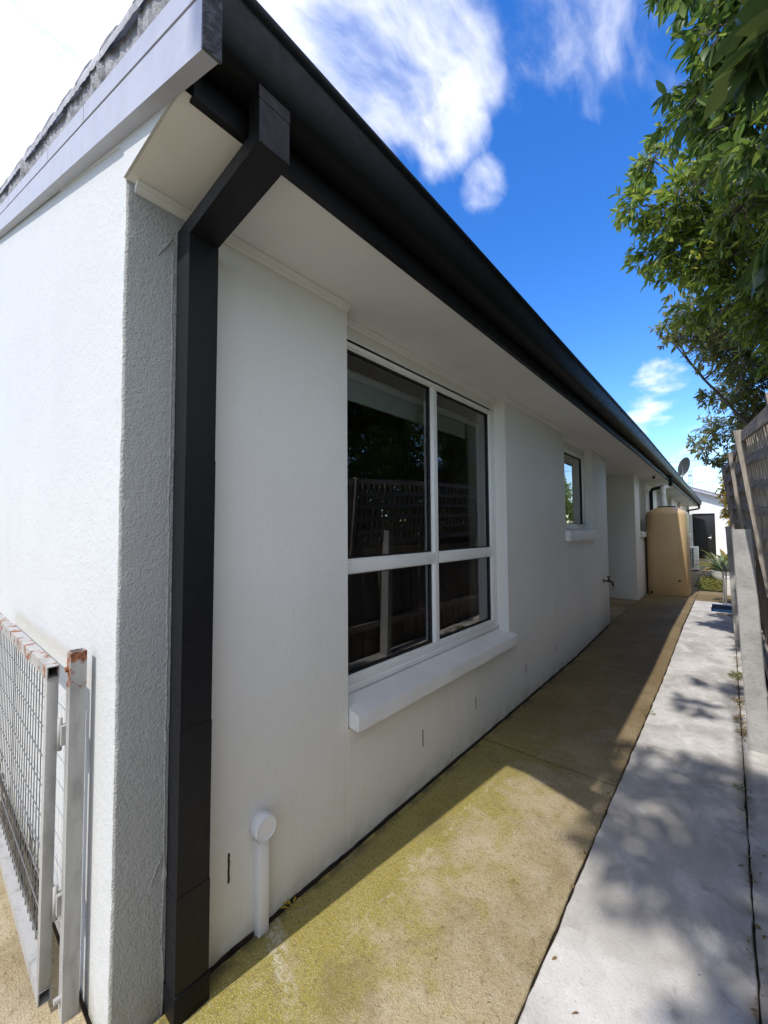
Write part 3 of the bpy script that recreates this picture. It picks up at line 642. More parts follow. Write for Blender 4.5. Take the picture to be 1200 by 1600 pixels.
# air conditioner and conduit
t = empty('air_conditioner', (.33, 16.6, .06), 'white outdoor air conditioner unit with square grille behind the tank', 'air conditioner')
k = MB(); k.box(.0, .63, 16.5, 16.82, .11, .86, .02); build('casing', k, 'ac_white', t)
k = MB(); k.box(.03, .52, 16.497, 16.503, .17, .81); build('coil', k, 'rubber_black', t)
k = MB()
for i in range(9): x = .035+i*.06; k.box(x, x+.010, 16.480, 16.495, .16, .82)
for i in range(12): z = .165+i*.058; k.box(.03, .53, 16.484, 16.4965, z, z+.010)
build('grille', k, 'ac_white', t)
for x in (.06, .56): k = MB(); k.box(x, x+.05, 16.5, 16.82, .05, .11); build('foot', k, 'rubber_black', t)
k = MB(); k.box(.002, .085, 22.55, 22.70, .5, 2.45, .01); k.box(0.002, .11, 22.52, 22.73, 1.05, 1.2, .01); tag(build('pipe_cover', k, 'ac_white', None, (.05, 22.6, .5)), 'white square pipe cover running down the far wall above the air conditioner', 'conduit')

# satellite dish and mast
t = empty('satellite_dish', (.24, 18, 2.78), 'grey satellite dish edge-on above the far gutter', 'satellite dish')
k = MB(); axis_d = Vector((.86, -.46, -.28)).normalized(); tilt = Vector((.45, 0, .9)); tilt = (tilt-axis_d*tilt.dot(axis_d)).normalized(); sd_ = axis_d.cross(tilt)
vs = []; nr = 6; na = 32; cc = Vector((.20, 18, 3.68))
for side in (0, .012):
    for i in range(nr+1):
        r_ = i/nr
        for j in range(na): a = 2*math.pi*j/na; vs.append(cc+tilt*(.34*r_*math.cos(a))+sd_*(.30*r_*math.sin(a))+axis_d*(.07*r_*r_-side))
fs = []
for s_ in (0, 1):
    o_ = s_*(nr+1)*na; fs += [[o_+i*na+j, o_+i*na+(j+1) % na, o_+(i+1)*na+(j+1) % na, o_+(i+1)*na+j] for i in range(nr) for j in range(na)]
o_ = nr*na; q_ = (nr+1)*na+nr*na; fs += [[o_+j, o_+(j+1) % na, q_+(j+1) % na, q_+j] for j in range(na)]
k.add(vs, fs, True); build('reflector', k, 'dish_dark', t)
k = MB(); k.tube([(.20, 18, 2.80), (.20, 18, 3.45), cc-axis_d*.02], .022, 8); build('bracket', k, 'dish_grey', t)
k = MB(); k.tube([cc-tilt*.33+axis_d*.07, cc-tilt*.30+axis_d*.36], .012, 6); k.tube([cc-tilt*.30+axis_d*.33, cc-tilt*.27+axis_d*.42], .03, 8); build('feed_arm', k, 'steel_pole', t)
t = empty('aerial_mast', (.36, 18.6, 2.7), 'thin pale lattice mast on the roof beside the satellite dish', 'mast')
k = MB()
for dx, dy in ((0, 0), (.12, 0), (.06, .1)): k.tube([(.33+dx, 18.6+dy, 2.65), (.33+dx, 18.6+dy, 3.62)], .008, 6)
for i in range(9): z = 2.7+i*.1; k.tube([(.33, 18.6, z), (.45, 18.6, z+.1), (.39, 18.7, z), (.33, 18.6, z+.1)], .005, 5)
build('lattice', k, 'steel_pole', t)

# ------------------------------------------------------------------ garage at the end
t = empty('garage', (2, 23.5, 0), 'small white gabled garage with a black door closing off the path', 'garage')
def gzr(x): return 2.86-(x-1.2)*.40
k = MB(); Yg = 23.5
k.add([(-3, Yg, -.1), (.14, Yg, -.1), (.14, Yg, gzr(.14)-.05), (-3, Yg, gzr(-3)-.05)], [[0, 1, 2, 3]]); k.add([(.14, Yg, 2.1), (.95, Yg, 2.1), (.95, Yg, gzr(.95)-.05), (.14, Yg, gzr(.14)-.05)], [[0, 1, 2, 3]])
k.add([(.95, Yg, -.1), (1.55, Yg, -.1), (1.55, Yg, gzr(1.55)-.05), (.95, Yg, gzr(.95)-.05)], [[0, 1, 2, 3]]); k.box(1.45, 1.55, Yg+.002, 29, -.1, 2.6); k.box(.10, .14, Yg+.002, Yg+.12, -.1, 2.1); k.box(.95, .99, Yg+.002, Yg+.12, -.1, 2.1); build('wall', k, 'garage_paint', t)
k = MB(); k.box(.14, .95, Yg+.06, Yg+.1, .03, 2.1, .004); dr = build('door', k, 'door_black', t)
k = MB(); k.lathe([(.03, 0), (.03, .02)], (.80, Yg+.04, 1.10), 12); k.tube([(.78, Yg+.04, 1.0), (.78, Yg+.0, 1.0), (.70, Yg+.0, 1.0)], .012, 8); k.box(.755, .805, Yg+.045, Yg+.06, .93, 1.07); build('handle', k, 'chrome', dr)
k = MB(); k.box(.10, .14, Yg-.012, Yg+.06, .0, 2.14); k.box(.95, .99, Yg-.012, Yg+.06, .0, 2.14); k.box(.14, .95, Yg-.012, Yg+.06, 2.1, 2.14); build('door_frame', k, 'trim_white', t)
k = MB()
def rakebox(mb, x0, x1, zo0, zo1, y0, y1): mb.add([(x, yy, gzr(x)+zo) for yy in (y0, y1) for x, zo in ((x0, zo0), (x1, zo0), (x1, zo1), (x0, zo1))], [[0, 1, 2, 3], [7, 6, 5, 4], [0, 4, 5, 1], [1, 5, 6, 2], [2, 6, 7, 3], [3, 7, 4, 0]])
rakebox(k, -3, 1.75, -.09, .03, 23.18, 23.22); build('barge_board', k, 'barge_paint', t); k = MB(); rakebox(k, -3, 1.8, .033, .075, 23.15, 29); build('roof', k, 'tile', t)
k = MB(); rakebox(k, -3, 1.7, -.085, -.07, 23.222, 23.498); build('soffit', k, 'soffit_paint', t)

# power lines
rnd = random.Random(2)
for i, (z0, z1, lab) in enumerate(((5.78, 5.70, 'uppermost thin power line crossing the sky behind the dish'), (4.42, 4.38, 'middle thin power line above the garage roof'), (3.98, 3.94, 'lowest thin power line just above the garage roof'))):
    k = MB(); k.tube([(x, 30, z0+(z1-z0)*(x+14)/28+.0016*(x*x-196)) for x in range(-14, 15, 2)], .013, 5); o = build('power_line', k, 'wire_dark', None, (0, 30, z0)); tag(o, lab, 'power line', 'power lines')

# ------------------------------------------------------------------ gate at left
t = empty('mesh_gate', (-.29, .32, 0), 'pale rusty steel gate with square wire mesh standing open against the sunlit wall', 'gate')
k = MB()
def hollow(mb, x0, x1, y0, y1, z0, z1, wl=.003):   # tube along x open at +x
    mb.box(x0, x1, y0, y0+wl, z0, z1); mb.box(x0, x1, y1-wl, y1, z0, z1); mb.box(x0, x1, y0+wl, y1-wl, z0, z0+wl); mb.box(x0, x1, y0+wl, y1-wl, z1-wl, z1)
GX0, GX1 = -1.75, -.262; gy0, gy1 = .292, .324
k = MB(); hollow(k, GX0, GX1, gy0, gy1, 1.028, 1.068); build('top_rail', k, 'gate_steel', t)
k = MB(); hollow(k, GX0, GX1, gy0, gy1, .04, .080); build('bottom_rail', k, 'gate_steel', t)
for x in (GX1-.036, GX0): k = MB(); k.box(x, x+.034, gy0+.001, gy1-.001, .0805, 1.0275, .002); build('stile', k, 'gate_steel', t)
k = MB()
x = GX1-.036-.04
while x > GX0+.03: k.tube([(x, gy1-.003, .05), (x+random.uniform(-.002, .002), gy1-.003, .55), (x, gy1-.003, 1.04)], .0018, 5, False); x -= .05
z = .12
while z < 1.03: k.tube([(GX0, gy1-.006, z), ((GX0+GX1)/2, gy1-.006, z+random.uniform(-.002, .002)), (GX1-.02, gy1-.006, z)], .0018, 5, False); z += .10
build('wire_mesh', k, 'mesh_wire', t)
k = MB()
for z in (.28, .80):
    h_ = MB(); h_.tube([(-.255, .327, z), (-.255, .327, z+.10)], .007, 8); h_.box(-.278, -.252, .324, .327, z+.005, z+.095); h_.box(-.258, -.232, .327, .343, z+.02, z+.08); build('hinge', h_, 'gate_steel', t)
t2 = empty('gate_post', (-.23, .37, 0), 'pale steel post with rust at its open top beside the white corner', 'post')
k = MB(); x0, x1, y0, y1 = -.240, -.195, .338, .381
k.box(x0, x1, y0, y0+.003, -.06, 1.115); k.box(x0, x1, y1-.003, y1, -.06, 1.115); k.box(x0, x0+.003, y0+.003, y1-.003, -.06, 1.115); k.box(x1-.003, x1, y0+.003, y1-.003, -.06, 1.115); build('post_tube', k, 'gate_steel', t2)
for z_, l_ in ((1.06, .330), (.06, .322)): k = MB(); k.tube([(-.22, .338, z_), (-.22, l_, z_)], .009, 8); build('bolt', k, 'gate_steel', t2)

rnd = random.Random(77); k = MB()
for j in range(22):
    x = rnd.uniform(-1.5, -.34); z = .06+rnd.random()*.03; pts = []
    for q in range(8): pts.append((x, .329+rnd.uniform(0, .012), z)); x += rnd.uniform(-.06, .035); z += rnd.uniform(.0, .055)
    k.tube(pts, [.0035, .003, .003, .0025, .0025, .002, .002, .001], 5, False)
tag(build('dead_vine', k, 'dead_stem', None, (-.9, .33, .05)), 'dark dead vine stems tangled in the bottom of the gate mesh', 'vine')
# ------------------------------------------------------------------ fence at right
FX = 1.63
def tilt_box(mb, top, bot, wx, wy):  # post between two points with cross-section
    top, bot = Vector(top), Vector(bot); n = 10; vs = []
    for i in range(n+1):
        c_ = bot.lerp(top, i/n); j = noise.noise(c_*5)*.004
        for sx, sy in ((-1, -1), (1, -1), (1, 1), (-1, 1)): vs.append((c_.x+sx*wx/2+j, c_.y+sy*wy/2+j*.5, c_.z+(random.uniform(-.004, .004) if i == n else 0)))
    mb.add(vs, [[i*4+k_, i*4+(k_+1) % 4, (i+1)*4+(k_+1) % 4, (i+1)*4+k_] for i in range(n) for k_ in range(4)]+[[3, 2, 1, 0], [n*4, n*4+1, n*4+2, n*4+3]])
for yy, x0, top, h, lab in ((3.72, 1.452, 1.412, 1.48, 'near tall grey concrete fence post standing at the path edge'), (6.53, 1.418, 1.367, 1.50, 'second grey concrete fence post partly hidden behind the near one'),
                            (.95, 1.50, 1.48, 1.46, 'concrete fence post beside the camera'), (9.4, 1.42, 1.39, 1.50, 'third concrete fence post farther along')):
    if yy in (.95,): continue
    k = MB(); W_ = .105; Dp = .075; n = 24; vs = []
    for i in range(n+1):
        q = i/n; xx = x0+(top-x0)*q+noise.noise(Vector((q*4, yy, 0)))*.0025; wd = W_+(.012)*(1-q)
        z = -.06+(h+.06)*q; b_ = .006
        for px, py in ((0, b_), (b_, 0), (wd-b_, 0), (wd, b_), (wd, Dp), (0, Dp)): vs.append((xx+px, yy-.03+py, z))
    k.add(vs, [[i*6+j, i*6+(j+1) % 6, (i+1)*6+(j+1) % 6, (i+1)*6+j] for i in range(n) for j in range(6)]+[list(range(6))[::-1], list(range(n*6, n*6+6))])
    tag(build('concrete_post', k, 'post_concrete', None, (x0, yy, 0)), lab, 'fence post', 'concrete posts along the fence')
fence = empty('timber_fence', (1.63, 4, 0), 'weathered grey paling fence with leaning lattice on top along the path', 'fence')
pal = 0; y = -.9; rnd = random.Random(4)
pls = []
while y < 14.5:
    wd = rnd.uniform(.085, .105); pls.append((y, wd)); y += wd+rnd.uniform(-.002, .012)
def pal_mesh(items):
    k = MB()
    for y, wd in items:
        xx = FX+.012+rnd.uniform(0, .02); h = 1.40+rnd.uniform(-.03, .02); l = rnd.uniform(-.01, .01)
        k.add([(xx+a, y+b_*wd+(l if z > 1 else 0), z) for z in (-.03, h) for a, b_ in ((0, 0), (.016, 0), (.016, 1), (0, 1))], [[0, 1, 2, 3], [4, 5, 6, 7], [0, 1, 5, 4], [1, 2, 6, 5], [2, 3, 7, 6], [3, 0, 4, 7]])
    return k
for it in pls[:99]: build('paling', pal_mesh([it]), 'timber_paling', fence)
o = build('paling', pal_mesh(pls[99:]), 'timber_paling', fence); o['kind'] = 'stuff'
for z in (.32, 1.20): k = MB(); k.box(FX-.04, FX+.008, -.9, 14.5, z, z+.07); build('rail', k, 'timber_rail', fence)
LP = [(.35, 1.55, 1.87, 1.62, 1.28), (1.80, 1.532, 1.93, 1.60, 1.28), (3.20, 1.468, 2.07, 1.552, 1.345), (4.65, 1.443, 2.15, 1.510, 1.42), (6.05, 1.385, 2.19, 1.455, 1.46), (7.5, 1.40, 2.2, 1.47, 1.46)]
for i, (yy, xt, zt, xb, zb) in enumerate(LP):
    k = MB(); tilt_box(k, (xt, yy, zt), (xb+(xb-xt)*.35, yy, zb-.25), .062, .040); build('lattice_post', k, 'timber_post', fence)
for (ya, xta, zta, xba, zba), (yb, xtb, ztb, xbb, zbb) in zip(LP[:-1], LP[1:]):
    k = MB(); k2 = MB(); nh = 6
    for j in range(nh):
        q = j/(nh-1); A = Vector((xba+(xta-xba)*q, ya, zba+(zta-zba)*q-.035)); B = Vector((xbb+(xtb-xbb)*q, yb, zbb+(ztb-zbb)*q-.035)); hh = .024 if 0 < j < nh-1 else .03
        vs = [(p_.x+ox, p_.y, p_.z+oz) for p_ in (A, B) for ox, oz in ((0, -hh), (.014, -hh), (.014, hh), (0, hh))]
        k.add(vs, [[0, 1, 2, 3], [7, 6, 5, 4], [0, 4, 5, 1], [1, 5, 6, 2], [2, 6, 7, 3], [3, 7, 4, 0]])
    nv = 15
    for j in range(nv):
        q = (j+.5)/nv; lo_ = Vector((xba+(xbb-xba)*q, ya+(yb-ya)*q, zba+(zbb-zba)*q-.03)); hi = Vector((xta+(xtb-xta)*q, ya+(yb-ya)*q, zta+(ztb-zta)*q-.03))
        vs = [(p_.x+.0145+ox, p_.y+oy, p_.z) for p_ in (lo_, hi) for ox, oy in ((0, -.021), (.012, -.021), (.012, .021), (0, .021))]
        k2.add(vs, [[0, 1, 2, 3], [7, 6, 5, 4], [0, 4, 5, 1], [1, 5, 6, 2], [2, 6, 7, 3], [3, 7, 4, 0]])
    lp = build('lattice_panel', k, 'timber_rail', fence); build('lattice_slats', k2, 'timber_post', lp)

# ------------------------------------------------------------------ foliage
def leaf_shape(L, Wd, fold=.18, curl=.12):
    # lanceolate leaf along +x, 8 verts
    st = [(0, .0), (.22, .72), (.5, 1.), (.78, .62), (1., .0)]
    vs = []; 
    for t_, w_ in st:
        z = -curl*L*t_*t_
        if w_ == 0: vs.append((L*t_, 0, z))
        else: vs += [(L*t_, -Wd*w_/2, z+fold*Wd*w_), (L*t_, 0, z), (L*t_, Wd*w_/2, z+fold*Wd*w_)]
    fs = [[0, 2, 1], [0, 3, 2], [1, 2, 5, 4], [2, 3, 6, 5], [4, 5, 8, 7], [5, 6, 9, 8], [7, 8, 10], [8, 9, 10]]
    return vs, fs
LS = leaf_shape(1, .30), leaf_shape(1, .42, .12, .25), leaf_shape(1, .36, .25, .05)
def add_leaf(mb, p, d, L, rnd, droop=0):
    d = Vector(d); d.z -= droop; d.normalize(); x = d; s = x.cross(Vector((rnd.gauss(0, .5), rnd.gauss(0, .5), 1)));
    if s.length < 1e-3: s = Vector((1, 0, 0))
    s.normalize(); u_ = s.cross(x) if rnd.random() > 0 else x.cross(s); u_ = x.cross(s)*-1
    vs, fs = LS[rnd.randrange(3)]
    mb.add([p+(x*a+s*b+u_*c)*L for a, b, c in vs], fs, True)
def twig_cluster(leaf, wood, c, r, n, L, rnd, droop=.25, flat=.85):
    nt_ = max(3, n//9)
    for i in range(nt_):
        d = Vector((rnd.gauss(0, 1), rnd.gauss(0, 1), rnd.gauss(0, 1)*flat)).normalized(); rr_ = r*rnd.uniform(.35, 1.0)**.6
        tip = c+d*rr_; base = c+d*rr_*.25+Vector((rnd.uniform(-.1, .1), rnd.uniform(-.1, .1), rnd.uniform(-.1, .1)))*r
        mid = (tip+base)/2+Vector((0, 0, .12*r)); wood.tube([base, mid, tip], [.0045, .003, .0015], 4, False)
        ax = (tip-base).normalized()
        for k_ in range(n//nt_):
            q = rnd.random()**.7; p_ = base.lerp(tip, q)*.5+(mid if q > .5 else base.lerp(mid, q*2))*.0+base.lerp(tip, q)*.5
            a = rnd.uniform(0, 6.28); s = ax.orthogonal().normalized(); s.rotate(Matrix.Rotation(a, 3, ax)); add_leaf(leaf, p_, ax*.7+s*rnd.uniform(.5, 1.1), L*rnd.uniform(.6, 1.2), rnd, droop)
def limb(wood, a, b, r0, r1, rnd, bow=.12):
    a, b = Vector(a), Vector(b); n = 7; pts = []; L = (b-a).length; o_ = Vector((rnd.gauss(0, 1), rnd.gauss(0, 1), abs(rnd.gauss(0, 1)))).normalized()*L*bow
    for i in range(n+1):
        q = i/n; pts.append(a.lerp(b, q)+o_*math.sin(math.pi*q)+Vector([rnd.uniform(-1, 1)*.012*L*(0 < i < n) for _ in range(3)]))
    wood.tube(pts, [r0+(r1-r0)*i/n for i in range(n+1)], 7, False); return pts
def tree(name, label, base, fork, blobs, L, lm, seed, dens, droop=.25, cat='tree'):
    rnd = random.Random(seed); t_ = empty(name, base, label, cat); wood = MB(); lf = MB(); tw = MB()
    b0, f0 = Vector(base), Vector(fork); limb(wood, b0, f0, .11, .075, rnd, .04)
    hubs = [f0]
    for (x, y, z, r) in blobs:
        c_ = Vector((x, y, z)); h = min(hubs, key=lambda q: (q-c_).length+.3*(q-f0).length); L_ = (c_-h).length
        pts = limb(wood, h, c_, .007+.009*min(L_, 2), .006, rnd, .10); hubs += [pts[3], pts[5]]
        n = int(dens*r*r*10); twig_cluster(lf, tw, c_, r*1.15, n, L, rnd, droop)
    build('trunk', wood, 'bark', t_); build('twigs', tw, 'bark_light', t_); build('crown', lf, lm, t_)
    return t_
B1 = [(1.46, 3.0, 4.92, .35), (1.47, 3.0, 4.42, .25), (1.40, 3.2, 4.3, .24), (1.25, 3.5, 4.38, .20), (1.54, 3.2, 3.99, .26), (1.7, 3.0, 4.5, .35), (1.9, 2.9, 4.0, .35), (1.75, 2.6, 3.6, .28), (2.1, 2.4, 3.3, .35), (2.3, 3.0, 3.0, .4), (2.2, 2.2, 4.4, .4),
      (2.5, 3.2, 4.6, .5), (1.9, 3.4, 3.3, .3)]
X1 = [(1.75, 3.2, 4.95, .35), (1.62, 3.1, 3.72, .25), (1.55, 3.3, 4.15, .3), (1.42, 3.3, 4.05, .2), (1.9, 3.1, 5.3, .4)]
X2 = [(1.4, 4.3, 4.6, .25), (1.05, 4.4, 4.25, .22), (1.15, 4.45, 4.0, .25), (1.45, 4.4, 3.75, .28), (1.3, 4.7, 3.95, .25), (1.7, 4.2, 4.2, .35), (1.75, 4.6, 3.3, .35), (1.45, 4.8, 3.55, .25), (1.9, 5.2, 3.4, .4)]
X3 = [(1.35, 5.6, 3.7, .25), (1.55, 6.1, 3.3, .28), (1.62, 6.3, 2.85, .25), (1.75, 6.5, 2.6, .3), (1.6, 5.6, 3.2, .25), (1.3, 5.55, 3.6, .2)]
tree('broadleaf_tree', 'large leaved dark green tree leaning over the fence at top right', (2.7, 2.9, 0), (2.5, 2.8, 2.2), B1+X1, .105, 'leaf_broad', 11, 420, .45)
# near hanging branch plus the part arching over the photographer
NB = [(1.62, 1.75, 3.15, .20), (1.60, 1.6, 2.98, .16), (1.66, 1.7, 2.78, .12), (1.60, 1.6, 2.38, .12), (1.72, 1.8, 2.55, .16), (1.75, 1.5, 3.5, .3)]
OB = [(1.30, .35, 3.85, .26), (1.02, .50, 3.75, .20), (1.38, -.05, 3.8, .26), (1.12, -.35, 3.7, .20), (1.40, -.55, 3.8, .28), (1.32, -1.0, 3.6, .24), (1.5, .55, 3.9, .2), (.92, .1, 3.85, .13)]
tree('broadleaf_tree', 'nearest tree with big drooping leaves hanging into the right edge', (2.5, .9, 0), (2.3, .9, 2.4), NB, .145, 'leaf_near', 23, 230, .8)
B2 = [(.99, 4.2, 4.77, .20), (.88, 4.2, 4.41, .21), (1.25, 4.2, 4.32, .30), (1.56, 4.0, 3.92, .28), (.93, 4.5, 4.07, .20), (1.26, 4.5, 3.86, .28), (1.6, 4.5, 3.6, .32), (1.10, 4.3, 4.15, .2), (1.4, 4.6, 4.2, .3), (1.7, 4.8, 4.3, .4), (1.9, 4.2, 3.4, .4), (2.0, 4.6, 2.9, .4), (2.2, 5.0, 3.8, .5), (1.2, 4.9, 3.62, .22), (2.1, 4.2, 2.4, .4), (2.4, 5.0, 2.5, .5)]
tree('leafy_tree', 'yellowish green leafy tree behind the fence filling the middle right', (2.6, 4.6, 0), (2.4, 4.6, 1.9), B2+X2, .085, 'leaf_mid', 31, 620, .3)
B3 = [(.98, 5.6, 3.62, .13), (.92, 5.5, 3.78, .12), (1.28, 6.2, 3.05, .14), (1.16, 5.5, 3.84, .27), (1.10, 5.5, 3.57, .17), (1.47, 5.5, 3.39, .30), (1.67, 6.0, 3.07, .32), (1.45, 5.8, 3.65, .3), (1.75, 5.7, 3.6, .35), (1.3, 5.7, 3.45, .2), (1.9, 6.2, 2.8, .4), (2.2, 6.0, 3.3, .5), (2.3, 6.2, 2.4, .5), (2.0, 7.2, 2.6, .45)]
tree('leafy_tree', 'fine leaved dark tree with a branch reaching left over the path', (2.6, 6.0, 0), (2.3, 6.0, 1.9), B3+X3, .066, 'leaf_small', 37, 760, .2)
B4 = [(1.40, 7.0, 3.23, .20), (1.28, 7.5, 2.91, .25), (1.15, 8.0, 2.73, .18), (1.59, 7.5, 2.77, .28), (1.44, 8.0, 2.49, .20), (1.62, 7.6, 2.5, .25), (1.7, 7.3, 3.0, .3), (1.05, 8.2, 2.86, .14), (1.24, 8.1, 2.55, .13), (2.0, 7.8, 2.6, .45), (2.1, 8.6, 2.3, .45), (1.8, 8.8, 2.2, .3)]
tree('leafy_tree', 'farthest dark green tree above the far fence beside the sky', (2.5, 8.0, 0), (2.2, 8.0, 1.8), B4, .068, 'leaf_small', 41, 760, .25)
# hedge behind the fence, seen mirrored in the windows
HB = [(2.9, 1.9+.7*i, 3.1+.5*(i % 2), .6) for i in range(6)]+[(2.85, 2.6+.75*i, 1.45, .45) for i in range(9)]+[(3.0, 3+i*1.3, 4.5+.4*(i % 2), .75) for i in range(5)]+[(3.0, 9.5+.6*i, 1.6+.7*(i % 3), .5) for i in range(6)]+[(2.9+.25*math.sin(i*2.1), 2.2+i*.62, 2.0+.9*((i*7) % 4)/3, .6) for i in range(12)]+[(2.9, 3+i*1.1, 3.6+.5*(i % 2), .65) for i in range(6)]+[(2.3, 2.6+i*.8, 1.9, .4) for i in range(8)]
tree('hedge_tree', 'tall dense hedge tree behind the lattice, darkest of the greenery', (3.0, 5.2, 0), (3.0, 5.2, 1.5), HB, .13, 'leaf_mid', 43, 330, .2)
FT = [(3.2+.5*(i % 3), 10.5+.75*i, 1.7+1.0*((i*5) % 4)/2, .75) for i in range(14)]
tree('garden_tree', 'distant garden tree beyond the fence, seen mirrored in the small window', (3.6, 13.5, 0), (3.5, 13.5, 1.6), FT, .15, 'leaf_mid', 61, 150, .2)
tree('yellow_shrub', 'bright yellow leaved shrub behind the far end of the fence', (1.75, 9.6, 0), (1.6, 9.5, 1.3), [(1.42, 9.3, 2.30, .14), (1.38, 9.4, 2.12, .12), (1.43, 9.3, 1.95, .13), (1.42, 9.5, 1.75, .13), (1.5, 9.4, 1.55, .13), (1.55, 9.4, 2.2, .15)], .065, 'leaf_yellow', 47, 1500, .4, 'shrub')

OT = [(.75, -3.1, 7.4, .42), (.35, -3.0, 7.5, .32), (.9, -3.6, 7.6, .42), (.55, -3.8, 7.6, .38), (.95, -4.2, 7.5, .30), (1.1, -3.4, 7.2, .25), (.9, -2.2, 6.8, .2), (.75, -.6, 7.0, .18), (1.0, .2, 6.9, .13), (.6, -1.4, 7.1, .16), (.95, .9, 7.0, .12), (1.05, -4.7, 7.2, .2)]
tree('street_tree', 'tall tree behind the photographer whose crown shades the pale path', (3.2, -3.6, 0), (2.6, -3.6, 5.2), OT, .15, 'leaf_mid', 53, 210, .3)

# strap-leaved plants and pot at the end of the path
def strap(mb, base, d, L, Wd, rnd, arch=.9):
    d = Vector(d).normalized(); pts = []; n = 7; p_ = Vector(base); v = d.copy(); s = d.cross(Vector((0, 0, 1))).normalized()
    vs = []
    for i in range(n+1):
        q = i/n; w_ = Wd*math.sin(math.pi*min(1, .18+.82*q))**.7 if i < n else .001
        vs += [p_-s*w_/2+Vector((0, 0, w_*.2)), p_, p_+s*w_/2+Vector((0, 0, w_*.2))]; v.z -= arch/n*(.3+q); v.normalize(); p_ = p_+v*L/n
    mb.add(vs, [[i*3+k_, i*3+k_+1, i*3+k_+4, i*3+k_+3] for i in range(n) for k_ in range(2)], True)
def strap_plant(name, label, base, n, L, Wd, lm, seed, cat='plant'):
    rnd = random.Random(seed); k = MB()
    for i in range(n):
        a = 6.28*i/n*2.6+rnd.random(); e = rnd.uniform(.5, 1.9); strap(k, (base[0]+.03*math.cos(a), base[1]+.03*math.sin(a), base[2]), (math.cos(a), math.sin(a), e), L*rnd.uniform(.7, 1.1), Wd, rnd, rnd.uniform(.6, 1.6))
    return tag(build(name, k, lm, None, base), label, cat)
t = empty('plant_pot', (1.28, 13.9, .03), 'round white pot holding the long leaved plant', 'pot')
k = MB(); k.lathe([(.16, 0), (.22, .05), (.27, .18), (.285, .28), (.295, .30), (.275, .30), (.262, .27)], (1.28, 13.9, .04), 32, capt=False); build('bowl', k, 'pot_white', t)
k = MB(); k.lathe([(.0, 0), (.27, .0)], (1.28, 13.9, .29), 32); build('potting_soil', k, 'soil', t)
strap_plant('strap_leaf_plant', 'pale green plant with long arching leaves in the round white pot', (1.26, 13.9, .33), 30, .62, .075, 'leaf_strap', 3)
strap_plant('strap_leaf_plant', 'yellow green broad leaved plant behind the white pot', (1.42, 15.2, .12), 34, .95, .16, 'leaf_weed', 5)
t = empty('planter_box', (1.42, 11.25, .06), 'square white planter box behind the long handled dustpan', 'planter')
k = MB(); k.box(1.30, 1.56, 11.1, 11.4, .06, .43, .008); build('box_body', k, 'pot_white', t); k = MB(); k.box(1.295, 1.565, 11.095, 11.405, .405, .445, .006); build('rim', k, 'pot_white', t)
# ground cover bed
rnd = random.Random(9); k = MB()
for i in range(1500):
    x, y_ = rnd.uniform(.76, 1.5), rnd.uniform(11.6, 14.6)
    if x < .76+.10*abs(math.sin(y_*3)): continue
    add_leaf(k, Vector((x, y_, .04+rnd.random()*.07)), (rnd.gauss(0, 1), rnd.gauss(0, 1), rnd.uniform(0, .8)), rnd.uniform(.05, .10), rnd, 0)
tag(build('ground_cover', k, 'leaf_weed', None), 'patchy yellow green ground cover in front of the white pot', 'ground cover', None, 'stuff')

# dustpan with long handles
t = empty('dustpan', (1.27, 8.9, .06), 'dark blue long handled dustpan and broom standing on the pale path', 'dustpan')
k = MB(); x0, x1, y0, y1 = 1.13, 1.42, 8.78, 9.02; zb = .07
k.box(x0, x1, y0, y1, zb, zb+.006); k.box(x0, x0+.008, y0, y1, zb+.006, zb+.075); k.box(x1-.008, x1, y0, y1, zb+.006, zb+.075); k.box(x0+.008, x1-.008, y1-.008, y1, zb+.006, zb+.10); k.box(x0+.008, x1-.008, y1-.07, y1-.008, zb+.095, zb+.102); build('pan', k, 'blue_plastic', t)
k = MB(); k.box(x0-.004, x1+.004, y0-.014, y0, zb-.002, zb+.007, .002); k.box(x0-.004, x0+.01, y0, y0+.2, zb+.076, zb+.082); build('pan_lip', k, 'pvc_white', t)
k = MB(); k.tube([(1.295, 9.0, zb+.08), (1.31, 9.02, .84)], .011, 8); build('pan_handle', k, 'steel_pole', t)
k = MB(); k.tube([(1.325, 9.03, .12), (1.345, 9.04, .84)], .011, 8); build('broom_handle', k, 'steel_pole', t)
k = MB(); k.box(1.20, 1.40, 8.62, 8.70, .062, .085, .004); k.tube([(1.34, 8.66, .075), (1.42, 8.30, .07)], .010, 6); tag(build('garden_stick', k, 'timber_post', None, (1.3, 8.6, .065)), 'small wooden stick lying on the concrete beside the dustpan', 'stick')

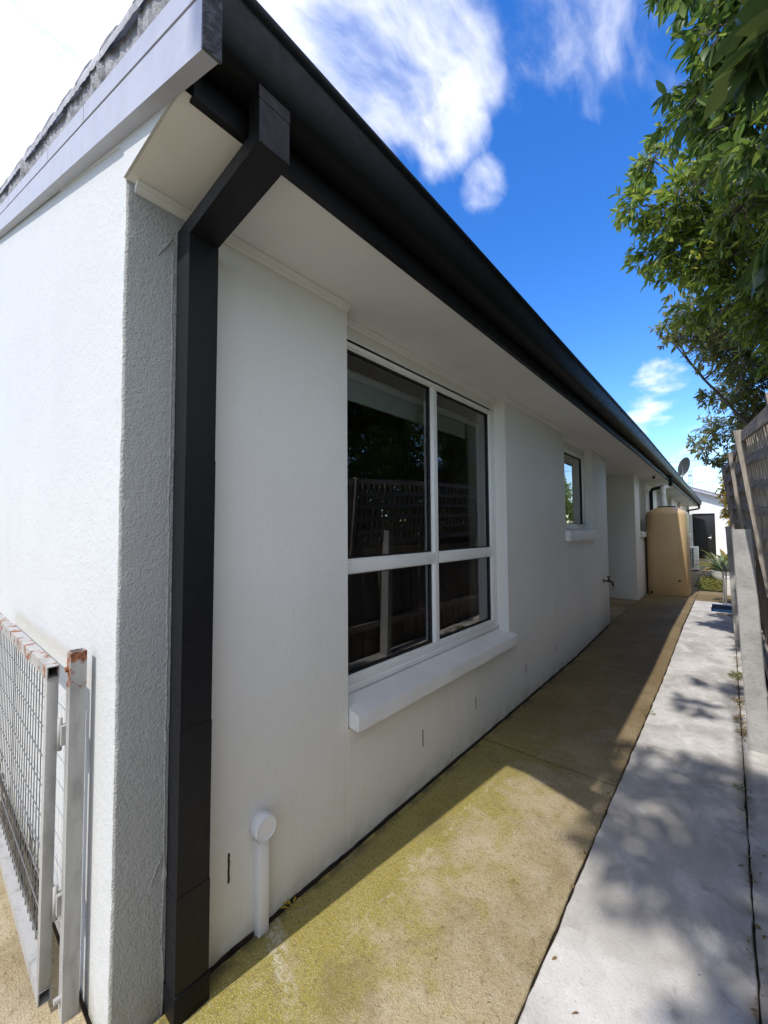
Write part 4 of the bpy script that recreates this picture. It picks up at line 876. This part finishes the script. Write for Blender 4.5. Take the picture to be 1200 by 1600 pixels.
# weeds and fallen leaves
def weed(label, x, y_, r, n, lm, seed, L=.024):
    rnd = random.Random(seed); k = MB()
    for i in range(n):
        a = rnd.uniform(0, 6.28); q = r*rnd.random()**.6; add_leaf(k, Vector((x+q*math.cos(a)*.7, y_+q*math.sin(a)*1.3, gz(y_)+.002+.02*rnd.random())), (math.cos(a), math.sin(a), rnd.uniform(-.1, .9)), L*rnd.uniform(.6, 1.3), rnd)
    tag(build('weed_tuft', k, lm, None, (x, y_, gz(y_))), label, 'weed', 'weeds in the path joint')
weed('largest green weed clump in the crack by the concrete post', 1.415, 5.35, .085, 190, 'leaf_weed', 1)
weed('dry brown leaf clump in the crack nearest the foot of the post', 1.425, 3.95, .05, 45, 'leaf_dry', 2)
weed('small brown and green tuft in the crack just beyond the dry clump', 1.42, 4.20, .06, 60, 'leaf_dry', 3)
weed('tan leaf tuft in the crack closest to the green weed clump', 1.415, 4.65, .06, 60, 'leaf_dry', 4)
weed('thin green grass tuft on the joint between brown and pale paving', .853, 3.9, .05, 26, 'leaf_weed', 5, .022)
weed('little moss tuft in the crack below the concrete post', 1.40, 3.12, .03, 26, 'leaf_weed', 6, .02)
weed('yellow leaf against the wall base beside the white outlet', .03, 1.02, .025, 8, 'leaf_yellow', 7, .03)
rnd = random.Random(21); k = MB()
for i in range(420):
    q = rnd.random()
    if q < .45: x, y_ = 1.418+rnd.gauss(0, .012), rnd.uniform(.8, 9.8)
    elif q < .62: x, y_ = .853+rnd.gauss(0, .006), rnd.uniform(.8, 9.8)
    elif q < .8: x, y_ = rnd.uniform(1.43, 1.6), rnd.uniform(1., 9.8)
    else: x, y_ = rnd.uniform(.05, 1.4), rnd.uniform(1., 9.8)
    add_leaf(k, Vector((x, y_, gz(y_)+.003+.003*rnd.random())), (rnd.gauss(0, 1), rnd.gauss(0, 1), rnd.uniform(-.02, .15)), rnd.uniform(.008, .026), rnd)
tag(build('leaf_litter', k, 'leaf_dry', None), 'scattered dry leaf bits and twigs on the paving', 'leaf litter', None, 'stuff')
